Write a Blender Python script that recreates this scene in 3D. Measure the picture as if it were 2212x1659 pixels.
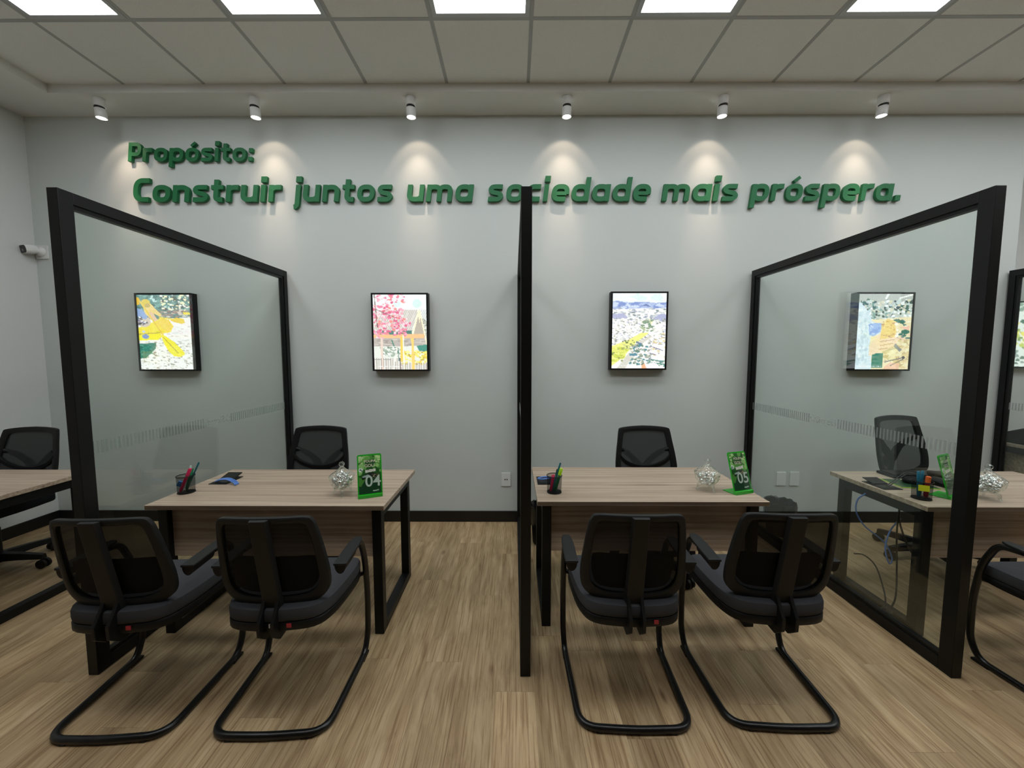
import bpy, math, random
import numpy as np
from mathutils import Vector, Matrix
random.seed(7); RNG = np.random.RandomState(11)
for o in list(bpy.data.objects): bpy.data.objects.remove(o)
SC = bpy.context.scene; COL = SC.collection
R = math.radians

# ------------------------------------------------------------------ camera, world, exposure
cd = bpy.data.cameras.new('camera'); cam = bpy.data.objects.new('camera', cd); COL.objects.link(cam)
cd.sensor_width = 36; cd.lens = 835 / 2212 * 36; cd.clip_start = .05; cd.clip_end = 60
cam.location = (0, 0, 1.52); cam.rotation_euler = (R(90 - 4.315), 0, R(.27))
SC.camera = cam
w = bpy.data.worlds.new('world'); SC.world = w; w.use_nodes = True
w.node_tree.nodes['Background'].inputs[0].default_value = (.8, .85, .9, 1)
w.node_tree.nodes['Background'].inputs[1].default_value = .05
vs = SC.view_settings
vs.view_transform = 'Standard'; vs.look = 'None'; vs.gamma = 1; vs.use_curve_mapping = False
vs.exposure = 0.0
PANEL = 12.0        # radiance of the ceiling light panels
SPOT_W = 12.       # watts of each wall washer beam
BOX = 1.15         # radiance of the backlit pictures

# ------------------------------------------------------------------ materials
def lin(c): return tuple((x / 12.92 if x <= .04045 else ((x + .055) / 1.055) ** 2.4) for x in [v / 255 for v in c])
MATS = {}
def newmat(name):
    m = bpy.data.materials.new(name); m.use_nodes = True; MATS[name] = m
    nt = m.node_tree; b = nt.nodes['Principled BSDF']
    return m, nt, b
def N(nt, t, **kw):
    n = nt.nodes.new(t)
    for k, v in kw.items(): setattr(n, k, v)
    return n
def plain(name, c, rough=.5, metal=0, spec=.5, bump=0, bscale=200, var=0):
    m, nt, b = newmat(name)
    b.inputs['Base Color'].default_value = (*lin(c), 1); b.inputs['Roughness'].default_value = rough
    b.inputs['Metallic'].default_value = metal; b.inputs['Specular IOR Level'].default_value = spec
    g = N(nt, 'ShaderNodeNewGeometry'); n = N(nt, 'ShaderNodeTexNoise'); n.inputs['Scale'].default_value = bscale
    nt.links.new(g.outputs['Position'], n.inputs['Vector'])
    if bump:
        bp = N(nt, 'ShaderNodeBump'); bp.inputs['Strength'].default_value = bump; bp.inputs['Distance'].default_value = .002
        nt.links.new(n.outputs['Fac'], bp.inputs['Height']); nt.links.new(bp.outputs[0], b.inputs['Normal'])
    if var:
        r = N(nt, 'ShaderNodeValToRGB'); a = lin(c)
        r.color_ramp.elements[0].color = (*[v * (1 - var) for v in a], 1); r.color_ramp.elements[1].color = (*[min(1, v * (1 + var)) for v in a], 1)
        r.color_ramp.elements[0].position = .3; r.color_ramp.elements[1].position = .7
        nt.links.new(n.outputs['Fac'], r.inputs[0]); nt.links.new(r.outputs[0], b.inputs['Base Color'])
    return m
def see_through(name, c, opacity, rough=.7, scale=900):
    # fine woven net: dark threads over holes too small to tell apart
    m, nt, b = newmat(name)
    b.inputs['Base Color'].default_value = (*lin(c), 1); b.inputs['Roughness'].default_value = rough
    b.inputs['Specular IOR Level'].default_value = .2
    t = N(nt, 'ShaderNodeBsdfTransparent'); mx = N(nt, 'ShaderNodeMixShader'); mx.inputs[0].default_value = opacity
    nt.links.new(t.outputs[0], mx.inputs[1]); nt.links.new(b.outputs[0], mx.inputs[2])
    nt.links.new(mx.outputs[0], nt.nodes['Material Output'].inputs[0]); return m
def thin_glass(name, tint, ior=1.5, rough=0., boost=1., bump=0):
    m, nt, b = newmat(name); nt.nodes.remove(b)
    t = N(nt, 'ShaderNodeBsdfTransparent'); t.inputs[0].default_value = (*tint, 1)
    g = N(nt, 'ShaderNodeBsdfGlossy'); g.inputs['Roughness'].default_value = rough; g.inputs['Color'].default_value = (.95, 1, .97, 1)
    fr = N(nt, 'ShaderNodeFresnel'); fr.inputs[0].default_value = ior
    # the far face of a pane reflects like its near face: hand the node the inverse index there
    gb = N(nt, 'ShaderNodeNewGeometry'); io = N(nt, 'ShaderNodeMapRange'); io.inputs[3].default_value = ior; io.inputs[4].default_value = 1 / ior
    nt.links.new(gb.outputs['Backfacing'], io.inputs[0]); nt.links.new(io.outputs[0], fr.inputs[0])
    k = N(nt, 'ShaderNodeMath', operation='MULTIPLY'); k.inputs[1].default_value = boost; k.use_clamp = True
    nt.links.new(fr.outputs[0], k.inputs[0])
    mx = N(nt, 'ShaderNodeMixShader'); nt.links.new(k.outputs[0], mx.inputs[0])
    nt.links.new(t.outputs[0], mx.inputs[1]); nt.links.new(g.outputs[0], mx.inputs[2])
    if bump:
        ge = N(nt, 'ShaderNodeNewGeometry'); v = N(nt, 'ShaderNodeTexVoronoi'); v.inputs['Scale'].default_value = 90
        bp = N(nt, 'ShaderNodeBump'); bp.inputs['Strength'].default_value = bump; bp.inputs['Distance'].default_value = .004
        nt.links.new(ge.outputs['Position'], v.inputs['Vector']); nt.links.new(v.outputs['Distance'], bp.inputs['Height'])
        nt.links.new(bp.outputs[0], g.inputs['Normal']); nt.links.new(bp.outputs[0], fr.inputs['Normal'])
    nt.links.new(mx.outputs[0], nt.nodes['Material Output'].inputs[0]); return m
def emit(name, c, s):
    m, nt, b = newmat(name); nt.nodes.remove(b)
    e = N(nt, 'ShaderNodeEmission'); e.inputs[0].default_value = (*c, 1); e.inputs[1].default_value = s
    nt.links.new(e.outputs[0], nt.nodes['Material Output'].inputs[0]); return m
def wood(name, stops, axis, fine, along, rough=.5, rnd=False, knots=False, bump=.05, spread=(.3, .7)):
    m, nt, b = newmat(name); L = nt.links.new
    g = N(nt, 'ShaderNodeNewGeometry'); mp = N(nt, 'ShaderNodeMapping')
    sc = [fine, fine, fine]; sc[axis] = along; mp.inputs['Scale'].default_value = sc
    src = g.outputs['Position']
    if rnd:
        oi = N(nt, 'ShaderNodeObjectInfo'); sx = N(nt, 'ShaderNodeCombineXYZ'); mu = N(nt, 'ShaderNodeMath', operation='MULTIPLY'); mu.inputs[1].default_value = 37.
        L(oi.outputs['Random'], mu.inputs[0]); L(mu.outputs[0], sx.inputs[0]); L(mu.outputs[0], sx.inputs[1])
        ad = N(nt, 'ShaderNodeVectorMath', operation='ADD'); L(src, ad.inputs[0]); L(sx.outputs[0], ad.inputs[1]); src = ad.outputs[0]
    L(src, mp.inputs['Vector'])
    # slow wander of the grain
    wn = N(nt, 'ShaderNodeTexNoise'); wn.inputs['Scale'].default_value = 2.2; wn.inputs['Detail'].default_value = 2; L(src, wn.inputs['Vector'])
    wm = N(nt, 'ShaderNodeVectorMath', operation='SCALE'); wm.inputs['Scale'].default_value = 2.2 if rnd else .6; L(wn.outputs['Color'], wm.inputs[0])
    wa = N(nt, 'ShaderNodeVectorMath', operation='ADD'); L(mp.outputs[0], wa.inputs[0]); L(wm.outputs[0], wa.inputs[1])
    n1 = N(nt, 'ShaderNodeTexNoise'); n1.inputs['Scale'].default_value = 1; n1.inputs['Detail'].default_value = 6; n1.inputs['Roughness'].default_value = .62; L(wa.outputs[0], n1.inputs['Vector'])
    rp = N(nt, 'ShaderNodeValToRGB'); el = rp.color_ramp.elements
    el[0].position = spread[0]; el[1].position = spread[1]
    el[0].color = (*lin(stops[0]), 1); el[1].color = (*lin(stops[-1]), 1)
    for i, s in enumerate(stops[1:-1]):
        e = el.new(spread[0] + (spread[1] - spread[0]) * (i + 1) / (len(stops) - 1)); e.color = (*lin(s), 1)
    L(n1.outputs['Fac'], rp.inputs[0]); colr = rp.outputs[0]
    if rnd:
        hv = N(nt, 'ShaderNodeHueSaturation'); mr = N(nt, 'ShaderNodeMapRange'); mr.inputs[3].default_value = .84; mr.inputs[4].default_value = 1.12
        L(oi.outputs['Random'], mr.inputs[0]); L(mr.outputs[0], hv.inputs['Value']); L(colr, hv.inputs['Color']); colr = hv.outputs[0]
        # dark thin pores
        mp2 = N(nt, 'ShaderNodeMapping'); s2 = [140., 140., 140.]; s2[axis] = 3.2; mp2.inputs['Scale'].default_value = s2; L(src, mp2.inputs['Vector'])
        n2 = N(nt, 'ShaderNodeTexNoise'); n2.inputs['Scale'].default_value = 1; n2.inputs['Detail'].default_value = 3; L(mp2.outputs[0], n2.inputs['Vector'])
        r2 = N(nt, 'ShaderNodeValToRGB'); r2.color_ramp.elements[0].position = .36; r2.color_ramp.elements[1].position = .5
        r2.color_ramp.elements[0].color = (.66, .6, .53, 1); r2.color_ramp.elements[1].color = (1, 1, 1, 1); L(n2.outputs['Fac'], r2.inputs[0])
        ml = N(nt, 'ShaderNodeMix', data_type='RGBA', blend_type='MULTIPLY'); ml.inputs[0].default_value = 1
        L(colr, ml.inputs[6]); L(r2.outputs[0], ml.inputs[7]); colr = ml.outputs[2]
    if knots:
        mp3 = N(nt, 'ShaderNodeMapping'); s3 = [5.5, 5.5, 5.5]; s3[axis] = 2.0; mp3.inputs['Scale'].default_value = s3; L(src, mp3.inputs['Vector'])
        vo = N(nt, 'ShaderNodeTexVoronoi'); vo.inputs['Scale'].default_value = 1; L(mp3.outputs[0], vo.inputs['Vector'])
        r3 = N(nt, 'ShaderNodeValToRGB'); r3.color_ramp.elements[0].position = .02; r3.color_ramp.elements[1].position = .10
        r3.color_ramp.elements[0].color = (.34, .25, .17, 1); r3.color_ramp.elements[1].color = (1, 1, 1, 1); L(vo.outputs['Distance'], r3.inputs[0])
        ml = N(nt, 'ShaderNodeMix', data_type='RGBA', blend_type='MULTIPLY'); ml.inputs[0].default_value = .8
        L(colr, ml.inputs[6]); L(r3.outputs[0], ml.inputs[7]); colr = ml.outputs[2]
    L(colr, b.inputs['Base Color']); b.inputs['Roughness'].default_value = rough; b.inputs['Specular IOR Level'].default_value = .35
    bp = N(nt, 'ShaderNodeBump'); bp.inputs['Strength'].default_value = bump; bp.inputs['Distance'].default_value = .001
    L(n1.outputs['Fac'], bp.inputs['Height']); L(bp.outputs[0], b.inputs['Normal']); return m

M = {}
M['wall'] = plain('wall_paint', (204, 209, 206), .85, spec=.2, bump=.12, bscale=420)
M['wall_side'] = plain('wall_paint_side', (212, 214, 212), .85, spec=.2, bump=.12, bscale=420)
M['dark_front'] = plain('darkened_front_wall', (70, 72, 76), .5)  # unseen front wall, coloured dark so less light bounces back from behind the viewer
M['soffit'] = plain('soffit_plaster', (222, 222, 218), .9, spec=.2, bump=.1, bscale=300)
M['tile'] = plain('mineral_tile', (226, 226, 222), .95, spec=.1, bump=.35, bscale=260, var=.05)
M['tee'] = plain('painted_tee', (166, 167, 165), .5)
M['ceil'] = plain('ceiling_void', (190, 188, 180), .9)
M['base'] = plain('black_baseboard', (16, 15, 15), .45)
M['black'] = plain('black_steel', (11, 12, 12), .45, spec=.3)
M['tube'] = plain('black_tube', (8, 8, 9), .32, spec=.5)
M['plastic'] = plain('black_plastic', (13, 13, 14), .5, spec=.3, bump=.1, bscale=900)
M['plastic2'] = plain('charcoal_plastic', (25, 26, 26), .55, spec=.3)
M['seat'] = plain('charcoal_fabric', (68, 69, 72), .95, spec=.1, bump=.5, bscale=1200, var=.12)
M['seat2'] = plain('dark_fabric', (24, 25, 28), .95, spec=.1, bump=.5, bscale=1200, var=.12)
M['mesh'] = see_through('backrest_net', (9, 10, 11), .9)
M['mesh2'] = see_through('staff_backrest_net', (46, 48, 48), .95)
M['mesh3'] = see_through('tall_backrest_net', (30, 32, 33), .8)
M['desk'] = wood('desk_laminate', [(128, 108, 92), (164, 143, 124), (181, 162, 142), (196, 178, 158)], 0, 60, 1.1, rough=.42, spread=(.28, .68))
M['deskedge'] = wood('desk_edge', [(96, 80, 64), (120, 102, 84), (138, 120, 100)], 0, 60, 1.1, rough=.5)
M['floor'] = wood('vinyl_plank', [(132, 106, 76), (168, 141, 106), (190, 164, 127), (208, 185, 150)], 1, 17, .9, rough=.45, rnd=True, knots=True, spread=(.24, .76))
M['glass'] = thin_glass('partition_glass', (.935, .965, .95), 1.5, boost=1.15)
M['jar'] = thin_glass('pressed_glass', (.93, .95, .94), 1.5, boost=2.2, bump=.9)
M['acry'] = thin_glass('clear_acrylic', (.93, .97, .94), 1.45, boost=1.)
M['film'] = see_through('frosted_film', (165, 170, 168), .46, rough=.8)
M['panel'] = emit('led_diffuser', (.93, .97, 1.), PANEL)
M['lamp'] = emit('spot_lens', (1., .93, .86), 9)
M['white'] = plain('white_enamel', (222, 222, 220), .4)
M['whitep'] = plain('white_plastic', (226, 228, 228), .35)
M['alu'] = plain('panel_frame', (176, 178, 178), .4, metal=.2)
M['sign'] = plain('green_letter', (30, 108, 64), .55, spec=.35)
M['foil'] = plain('silver_foil', (225, 225, 222), .22, metal=1, bump=1., bscale=160)
M['bag'] = plain('black_bag', (18, 18, 19), .22, spec=.6, bump=1., bscale=60)
M['gacry'] = plain('green_acrylic', (38, 176, 40), .2, spec=.6)
for k, c in dict(green=(22, 122, 74), teal=(20, 104, 112), pink=(206, 36, 84), blue=(40, 120, 190), cable=(96, 140, 216), yellow=(222, 222, 40), lime=(176, 220, 40), orange=(238, 110, 44), dgreen=(36, 74, 46), red=(176, 36, 52), bluepen=(28, 120, 150), clearpen=(170, 200, 190), lcd=(10, 11, 13), grey=(120, 122, 124), cardw=(235, 238, 235), cream=(226, 222, 200), black2=(9, 9, 10), ink=(30, 60, 40)).items():
    M[k] = plain('paint_' + k, c, .4)
def print_mat(name, strength):
    m, nt, b = newmat(name); a = N(nt, 'ShaderNodeAttribute'); a.attribute_name = 'ink'
    if strength:
        nt.nodes.remove(b); e = N(nt, 'ShaderNodeEmission'); e.inputs[1].default_value = strength
        nt.links.new(a.outputs['Color'], e.inputs[0]); nt.links.new(e.outputs[0], nt.nodes['Material Output'].inputs[0])
    else:
        nt.links.new(a.outputs['Color'], b.inputs['Base Color']); b.inputs['Roughness'].default_value = .3
    return m
M['backlit'] = print_mat('backlit_print', BOX); M['card'] = print_mat('card_print', 0)

# ------------------------------------------------------------------ mesh helpers
class MB:
    def __init__(s): s.v = []; s.f = []
    def add(s, v, f):
        k = len(s.v); s.v += [tuple(p) for p in v]; s.f += [[i + k for i in q] for q in f]; return s
    def box(s, x0, x1, y0, y1, z0, z1, T=None):
        v = [Vector(p) for p in ((x0, y0, z0), (x1, y0, z0), (x1, y1, z0), (x0, y1, z0), (x0, y0, z1), (x1, y0, z1), (x1, y1, z1), (x0, y1, z1))]
        if T: v = [T @ p for p in v]
        return s.add(v, [(3, 2, 1, 0), (4, 5, 6, 7), (0, 1, 5, 4), (1, 2, 6, 5), (2, 3, 7, 6), (3, 0, 4, 7)])
    def tube(s, pts, r, seg=10, closed=False, flat=1.):
        P = [Vector(p) for p in pts]; n = len(P); rr = r if isinstance(r, (list, tuple)) else [r] * n
        tan = []
        for i in range(n):
            a = P[(i - 1) % n] if (closed or i) else P[0]; b = P[(i + 1) % n] if (closed or i < n - 1) else P[-1]
            tan.append((b - a).normalized())
        up = Vector((0, 0, 1)) if abs(tan[0].z) < .9 else Vector((1, 0, 0))
        nrm = (up - tan[0] * up.dot(tan[0])).normalized(); k = len(s.v)
        for i in range(n):
            nrm = (nrm - tan[i] * nrm.dot(tan[i])).normalized(); bi = tan[i].cross(nrm)
            for j in range(seg):
                a = 2 * math.pi * j / seg; s.v.append(tuple(P[i] + nrm * math.cos(a) * rr[i] * flat + bi * math.sin(a) * rr[i]))
        for i in range(n if closed else n - 1):
            for j in range(seg):
                a = k + i * seg + j; b = k + i * seg + (j + 1) % seg; i2 = (i + 1) % n
                s.f.append([a, b, k + i2 * seg + (j + 1) % seg, k + i2 * seg + j])
        if not closed:
            s.f.append([k + j for j in reversed(range(seg))]); s.f.append([k + (n - 1) * seg + j for j in range(seg)])
        return s
    def lathe(s, prof, seg=24, c=(0, 0, 0), T=None, cap=True):
        k = len(s.v)
        for r, z in prof:
            for j in range(seg):
                a = 2 * math.pi * j / seg; p = Vector((r * math.cos(a), r * math.sin(a), z))
                if T: p = T @ p
                s.v.append((p.x + c[0], p.y + c[1], p.z + c[2]))
        for i in range(len(prof) - 1):
            for j in range(seg):
                s.f.append([k + i * seg + j, k + i * seg + (j + 1) % seg, k + (i + 1) * seg + (j + 1) % seg, k + (i + 1) * seg + j])
        if cap:
            s.f.append([k + j for j in reversed(range(seg))]); s.f.append([k + (len(prof) - 1) * seg + j for j in range(seg)])
        return s
    def prism(s, poly, fn0, fn1):
        # poly 2D; fn maps (a,b)->3D for the two faces
        n = len(poly); v = [fn0(*q) for q in poly] + [fn1(*q) for q in poly]
        return s.add(v, [list(range(n))[::-1], list(range(n, 2 * n))] + [[i, (i + 1) % n, n + (i + 1) % n, n + i] for i in range(n)])
    def loops(s, rings, closed_ring=True, cap=True):
        n = len(rings[0]); k = len(s.v)
        for r in rings: s.v += [tuple(p) for p in r]
        for i in range(len(rings) - 1):
            for j in range(n if closed_ring else n - 1):
                s.f.append([k + i * n + j, k + i * n + (j + 1) % n, k + (i + 1) * n + (j + 1) % n, k + (i + 1) * n + j])
        if cap:
            s.f.append([k + j for j in reversed(range(n))]); s.f.append([k + (len(rings) - 1) * n + j for j in range(n)])
        return s
    def build(s, name, mat, parent=None, loc=(0, 0, 0), rz=0, smooth=False, bevel=0, seg=2, rot=None):
        me = bpy.data.meshes.new(name); me.from_pydata(s.v, [], s.f); me.update(); me.validate()
        import bmesh
        bm = bmesh.new(); bm.from_mesh(me); bmesh.ops.recalc_face_normals(bm, faces=bm.faces); bm.to_mesh(me); bm.free()
        o = bpy.data.objects.new(name, me); COL.objects.link(o); me.materials.append(M[mat])
        o.location = loc; o.rotation_euler = rot if rot else (0, 0, rz); o.parent = parent
        if smooth:
            for p in me.polygons: p.use_smooth = True
            try: me.set_sharp_from_angle(angle=R(45))
            except Exception: pass
        if bevel:
            b = o.modifiers.new('bevel', 'BEVEL'); b.width = bevel; b.segments = seg; b.limit_method = 'ANGLE'; b.angle_limit = R(40)
        return o
def tag(o, label=None, cat=None, group=None, kind=None):
    if label: o['label'] = label
    if cat: o['category'] = cat
    if group: o['group'] = group
    if kind: o['kind'] = kind
    return o
def empty(name, loc=(0, 0, 0), rz=0):
    o = bpy.data.objects.new(name, None); COL.objects.link(o); o.location = loc; o.rotation_euler = (0, 0, rz); o.empty_display_size = .1; return o
def kids(o): return [c for c in bpy.data.objects if c.parent == o]
def copy_tree(o, parent=None):
    c = o.copy(); COL.objects.link(c); c.parent = parent
    for k in kids(o): copy_tree(k, c)
    return c
def share(src, name, parent, loc=None, rz=None, scale=None):
    c = src.copy(); c.name = name; COL.objects.link(c); c.parent = parent
    if loc: c.location = loc
    if rz is not None: c.rotation_euler = (0, 0, rz)
    if scale: c.scale = scale
    return c
def crom(pts, n=8, closed=False):
    P = [Vector(p) for p in pts]; m = len(P); out = []
    for i in range(m if closed else m - 1):
        p0 = P[(i - 1) % m] if (closed or i) else P[0] * 2 - P[1]; p1 = P[i]; p2 = P[(i + 1) % m]
        p3 = P[(i + 2) % m] if (closed or i < m - 2) else P[-1] * 2 - P[-2]
        for k in range(n):
            t = k / n; out.append(.5 * ((2 * p1) + (p2 - p0) * t + (2 * p0 - 5 * p1 + 4 * p2 - p3) * t * t + (3 * p1 - p0 - 3 * p2 + p3) * t ** 3))
    if not closed: out.append(P[-1])
    return out
def fillet(pts, r, n=6, closed=False):
    P = [Vector(p) for p in pts]; m = len(P); out = []
    for i in range(m):
        if not closed and i in (0, m - 1): out.append(P[i]); continue
        a, b, c = P[(i - 1) % m], P[i], P[(i + 1) % m]
        d1 = (a - b); d2 = (c - b); rr = min(r, d1.length * .45, d2.length * .45)
        p = b + d1.normalized() * rr; q = b + d2.normalized() * rr
        for k in range(n + 1):
            t = k / n; out.append((1 - t) ** 2 * p + 2 * t * (1 - t) * b + t * t * q)
    return out
def rrect(w, h, r, n=5):
    pts = []
    for cx, cy, a0 in ((w / 2 - r, h / 2 - r, 0), (-w / 2 + r, h / 2 - r, 90), (-w / 2 + r, -h / 2 + r, 180), (w / 2 - r, -h / 2 + r, 270)):
        for k in range(n + 1):
            a = R(a0 + 90 * k / n); pts.append((cx + r * math.cos(a), cy + r * math.sin(a)))
    return pts
def text_mesh(txt, size, extrude=0., bold=0., align='CENTER'):
    c = bpy.data.curves.new('lettering', 'FONT'); c.body = txt; c.size = size; c.extrude = extrude; c.offset = bold
    c.align_x = align; c.align_y = 'BOTTOM_BASELINE'; c.resolution_u = 3
    o = bpy.data.objects.new('lettering_tmp', c); COL.objects.link(o)
    dg = bpy.context.evaluated_depsgraph_get(); me = bpy.data.meshes.new_from_object(o.evaluated_get(dg))
    bpy.data.objects.remove(o); bpy.data.curves.remove(c); return me

# ------------------------------------------------------------------ room numbers (metres)
YW, XL, XC, YR, XR, YB = 3.434, -4.177, 4.34, 4.03, 7.2, -4.2
ZS, ZT, YS, XS = 3.542, 3.604, 3.137, -3.61
T0, TP = .109, .625; TY = 2.567

# ------------------------------------------------------------------ floor
fl = MB().box(XL - .2, XR + .2, YB - .2, YR + .2, -.12, -.0025).build('floor', 'floor'); tag(fl, 'light oak vinyl plank floor of the room', 'floor', kind='structure')
PW, PL = .178, 1.215
pm = MB().box(.0004, PW - .0004, .0004, PL - .0004, -.0035, 0).build('plank', 'floor', fl)
first = True; col = 0; x = XL
while x < XR:
    off = [0, .41, .83, .2, 1.02, .62][col % 6] + random.uniform(-.1, .1)
    y1 = (YW if x < XC else YR) - .001; y = y1 - (off if off > .12 else off + .3); top = y1
    while top > .15:
        L_ = top - y
        o = pm if first else share(pm, 'plank', fl)
        first = False; o.location = (x, y, 0); o.scale = (min(1, (XR - x) / PW), L_ / PL, 1)
        top = y; y -= PL
    x += PW; col += 1

# ------------------------------------------------------------------ walls, ceiling
def struct(o, label, cat): return tag(o, label, cat, kind='structure')
struct(MB().box(XL - .15, XC, YW, YW + .15, 0, 3.75).build('wall_back', 'wall'), 'pale grey back wall behind the desks', 'wall')
struct(MB().box(XC - .15, XC, YW + .15, YR + .15, 0, 3.75).build('wall_return', 'wall'), 'short grey wall return at the right corner', 'wall')
struct(MB().box(XC, XR + .15, YR, YR + .15, 0, 3.75).build('wall_recess', 'wall_side'), 'set-back grey wall at the far right', 'wall')
struct(MB().box(XL - .15, XL, YB, YW, 0, 3.75).build('wall_left', 'wall_side'), 'pale grey side wall at the left', 'wall')
struct(MB().box(XR, XR + .15, YB, YR, 0, 3.75).build('wall_right', 'wall_side'), 'pale grey side wall beyond the right edge', 'wall')
struct(MB().box(XL - .15, XR + .15, YB - .15, YB, 0, 3.75).build('wall_front', 'dark_front'), 'unseen wall behind the viewer, darkened to cut front light', 'wall')
struct(MB().box(XL + .012, XC, YW - .014, YW, .0005, .1).build('baseboard_back', 'base', bevel=.002), 'black baseboard along the back wall', 'baseboard')
struct(MB().box(XL, XL + .012, YB, YW, .0005, .1).build('baseboard_left', 'base', bevel=.002), 'black baseboard along the left wall', 'baseboard')
struct(MB().box(XC, XR, YR - .014, YR, .0005, .1).build('baseboard_recess', 'base', bevel=.002), 'black baseboard along the set-back wall', 'baseboard')
struct(MB().box(XL, XR, YS, YR, ZS, 3.75).build('trim_1', 'soffit'), 'plaster soffit band along the back wall', 'soffit')
struct(MB().box(XL, XS, YB, YS, ZS, 3.75).build('trim_2', 'soffit'), 'plaster soffit band along the left wall', 'soffit')
ce = struct(MB().box(XS, XR, YB, YS, ZT + .03, 3.75).build('ceiling', 'ceil'), 'suspended ceiling of square mineral tiles', 'ceiling')
cols = [T0 + TP * k for k in range(-6, 12)]      # x of the runners
rows = [TY - TP * k for k in range(0, 11)]       # y of the cross tees
TB = .012; zb = ZT
lights = []
tm = MB().box(TB - .004, TP - TB + .004, TB - .004, TP - TB + .004, zb + .001, zb + .018).build('ceiling_tile', 'tile', ce, bevel=.003)
first = True
def put_tile(x, y, sx=1, sy=1):
    global first
    o = tm if first else share(tm, 'ceiling_tile', ce); first = False
    o.location = (x, y, 0); o.scale = (sx, sy, 1)
for i in range(-1, len(cols)):
    x0 = cols[i] if i >= 0 else cols[0] - TP
    x1 = x0 + TP
    if x0 < XS: xx0, sx = XS - TB, (x1 - XS + TB) / TP
    else: xx0, sx = x0, 1
    if x1 - XS < .05: continue
    if x1 > XR: sx = (XR - x0) / TP
    for j, y in enumerate(rows):
        lightcol = (i % 2 == 1) and x0 > XS and x1 < XR
        if j % 2 == 1 and lightcol: 
            if j < 5: lights.append((x0 + TP / 2, y + TP / 2)); continue
        if y < YB: continue
        if j > 5: continue
        if j == 0: put_tile(xx0, y, sx, (YS - y + TB) / TP)
        if j > 0: put_tile(xx0, y, sx)
for x in cols:
    if XS < x < XR: MB().box(x - TB, x + TB, YB, YS, zb - .001, zb + .03).build('tee_bar', 'tee', ce)
xs_ = [XS] + [c for c in cols if XS < c < XR] + [XR]
for j, y in enumerate(rows):
    if y > YB: MB().box(XS, XR, y - TB, y + TB, zb - .0005, zb + .03).build('tee_bar', 'tee', ce)
MB().box(XS, XR, YB, rows[5], zb + .005, zb + .02).build('ceiling_field', 'tile', ce)
# led panels
lname = ['leftmost', 'second from the left', 'middle', 'second from the right', 'rightmost']
proto = None
for k, (x, y) in enumerate(sorted(lights, key=lambda q: (-q[1], q[0]))):
    if proto is None:
        proto = empty('ceiling_light')
        a = TP / 2 - TB - .001; b_ = a - .028
        f = MB()
        for q in ((-a, a, -a, -b_), (-a, a, b_, a), (-a, -b_, -b_, b_), (b_, a, -b_, b_)): f.box(*q, zb - .002, zb + .02)
        f.build('frame', 'alu', proto); MB().box(-b_, b_, -b_, b_, zb + .004, zb + .012).build('diffuser', 'panel', proto)
        o = proto
    else: o = copy_tree(proto)
    o.location = (x, y, 0)
    if k < 7:
        lab = 'lit square led ceiling panel, ' + (['leftmost', 'second from the left', 'third from the left', 'fourth from the left', 'fifth from the left', 'sixth from the left', 'seventh from the left'][k]) + ' in the row'
    else: lab = 'lit square led ceiling panel out of view behind the viewer'
    tag(o, lab, 'ceiling light', 'led ceiling panels')

# ------------------------------------------------------------------ wall washers
spots = [-3.285, -2.052, -.815, .418, 1.645, 2.9]
where = ['leftmost, near the left wall', 'second from the left, above the first word', 'third from the left', 'fourth from the left, right of the middle partition', 'fifth from the left, second from the right', 'rightmost of the row']
proto = None
def spot_lamp():
    r = empty('wall_washer')
    MB().lathe([(.036, 0), (.037, -.002), (.037, -.062), (.035, -.064)], 28).build('mount', 'white', r, smooth=True)
    MB().lathe([(.033, -.063), (.033, -.078)], 28).build('swivel_ring', 'black2', r, smooth=True)
    T = Matrix.Rotation(R(4), 4, 'X')
    h = MB().lathe([(.035, -.076), (.037, -.078), (.037, -.142), (.035, -.144), (.034, -.142), (.032, -.128)], 28, T=T, cap=False).build('head', 'white', r, smooth=True)
    MB().lathe([(.0, -.1285), (.032, -.1285)], 28, T=T, cap=False).build('lens', 'lamp', h)
    for nm, ang, bl, e, tl in (('beam', 60, 1., .55, 25), ('core', 30, 1., 1.5, 12), ('spill', 82, .3, .13, 36)):
        l = bpy.data.lights.new(nm, 'SPOT'); l.energy = SPOT_W * e; l.spot_size = R(ang); l.spot_blend = bl; l.color = (1., .76, .58); l.shadow_soft_size = .012
        lo = bpy.data.objects.new(nm, l); COL.objects.link(lo); lo.parent = r; lo.location = (0, .0101, -.1455); lo.rotation_euler = (R(tl), 0, 0)
    return r
for k, x in enumerate(spots):
    o = spot_lamp() if proto is None else copy_tree(proto)
    proto = proto or o
    o.location = (x, 3.205, ZS)
    tag(o, 'small white cylinder spotlight under the soffit, ' + where[k], 'spotlight', 'spotlights along the soffit')

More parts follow.
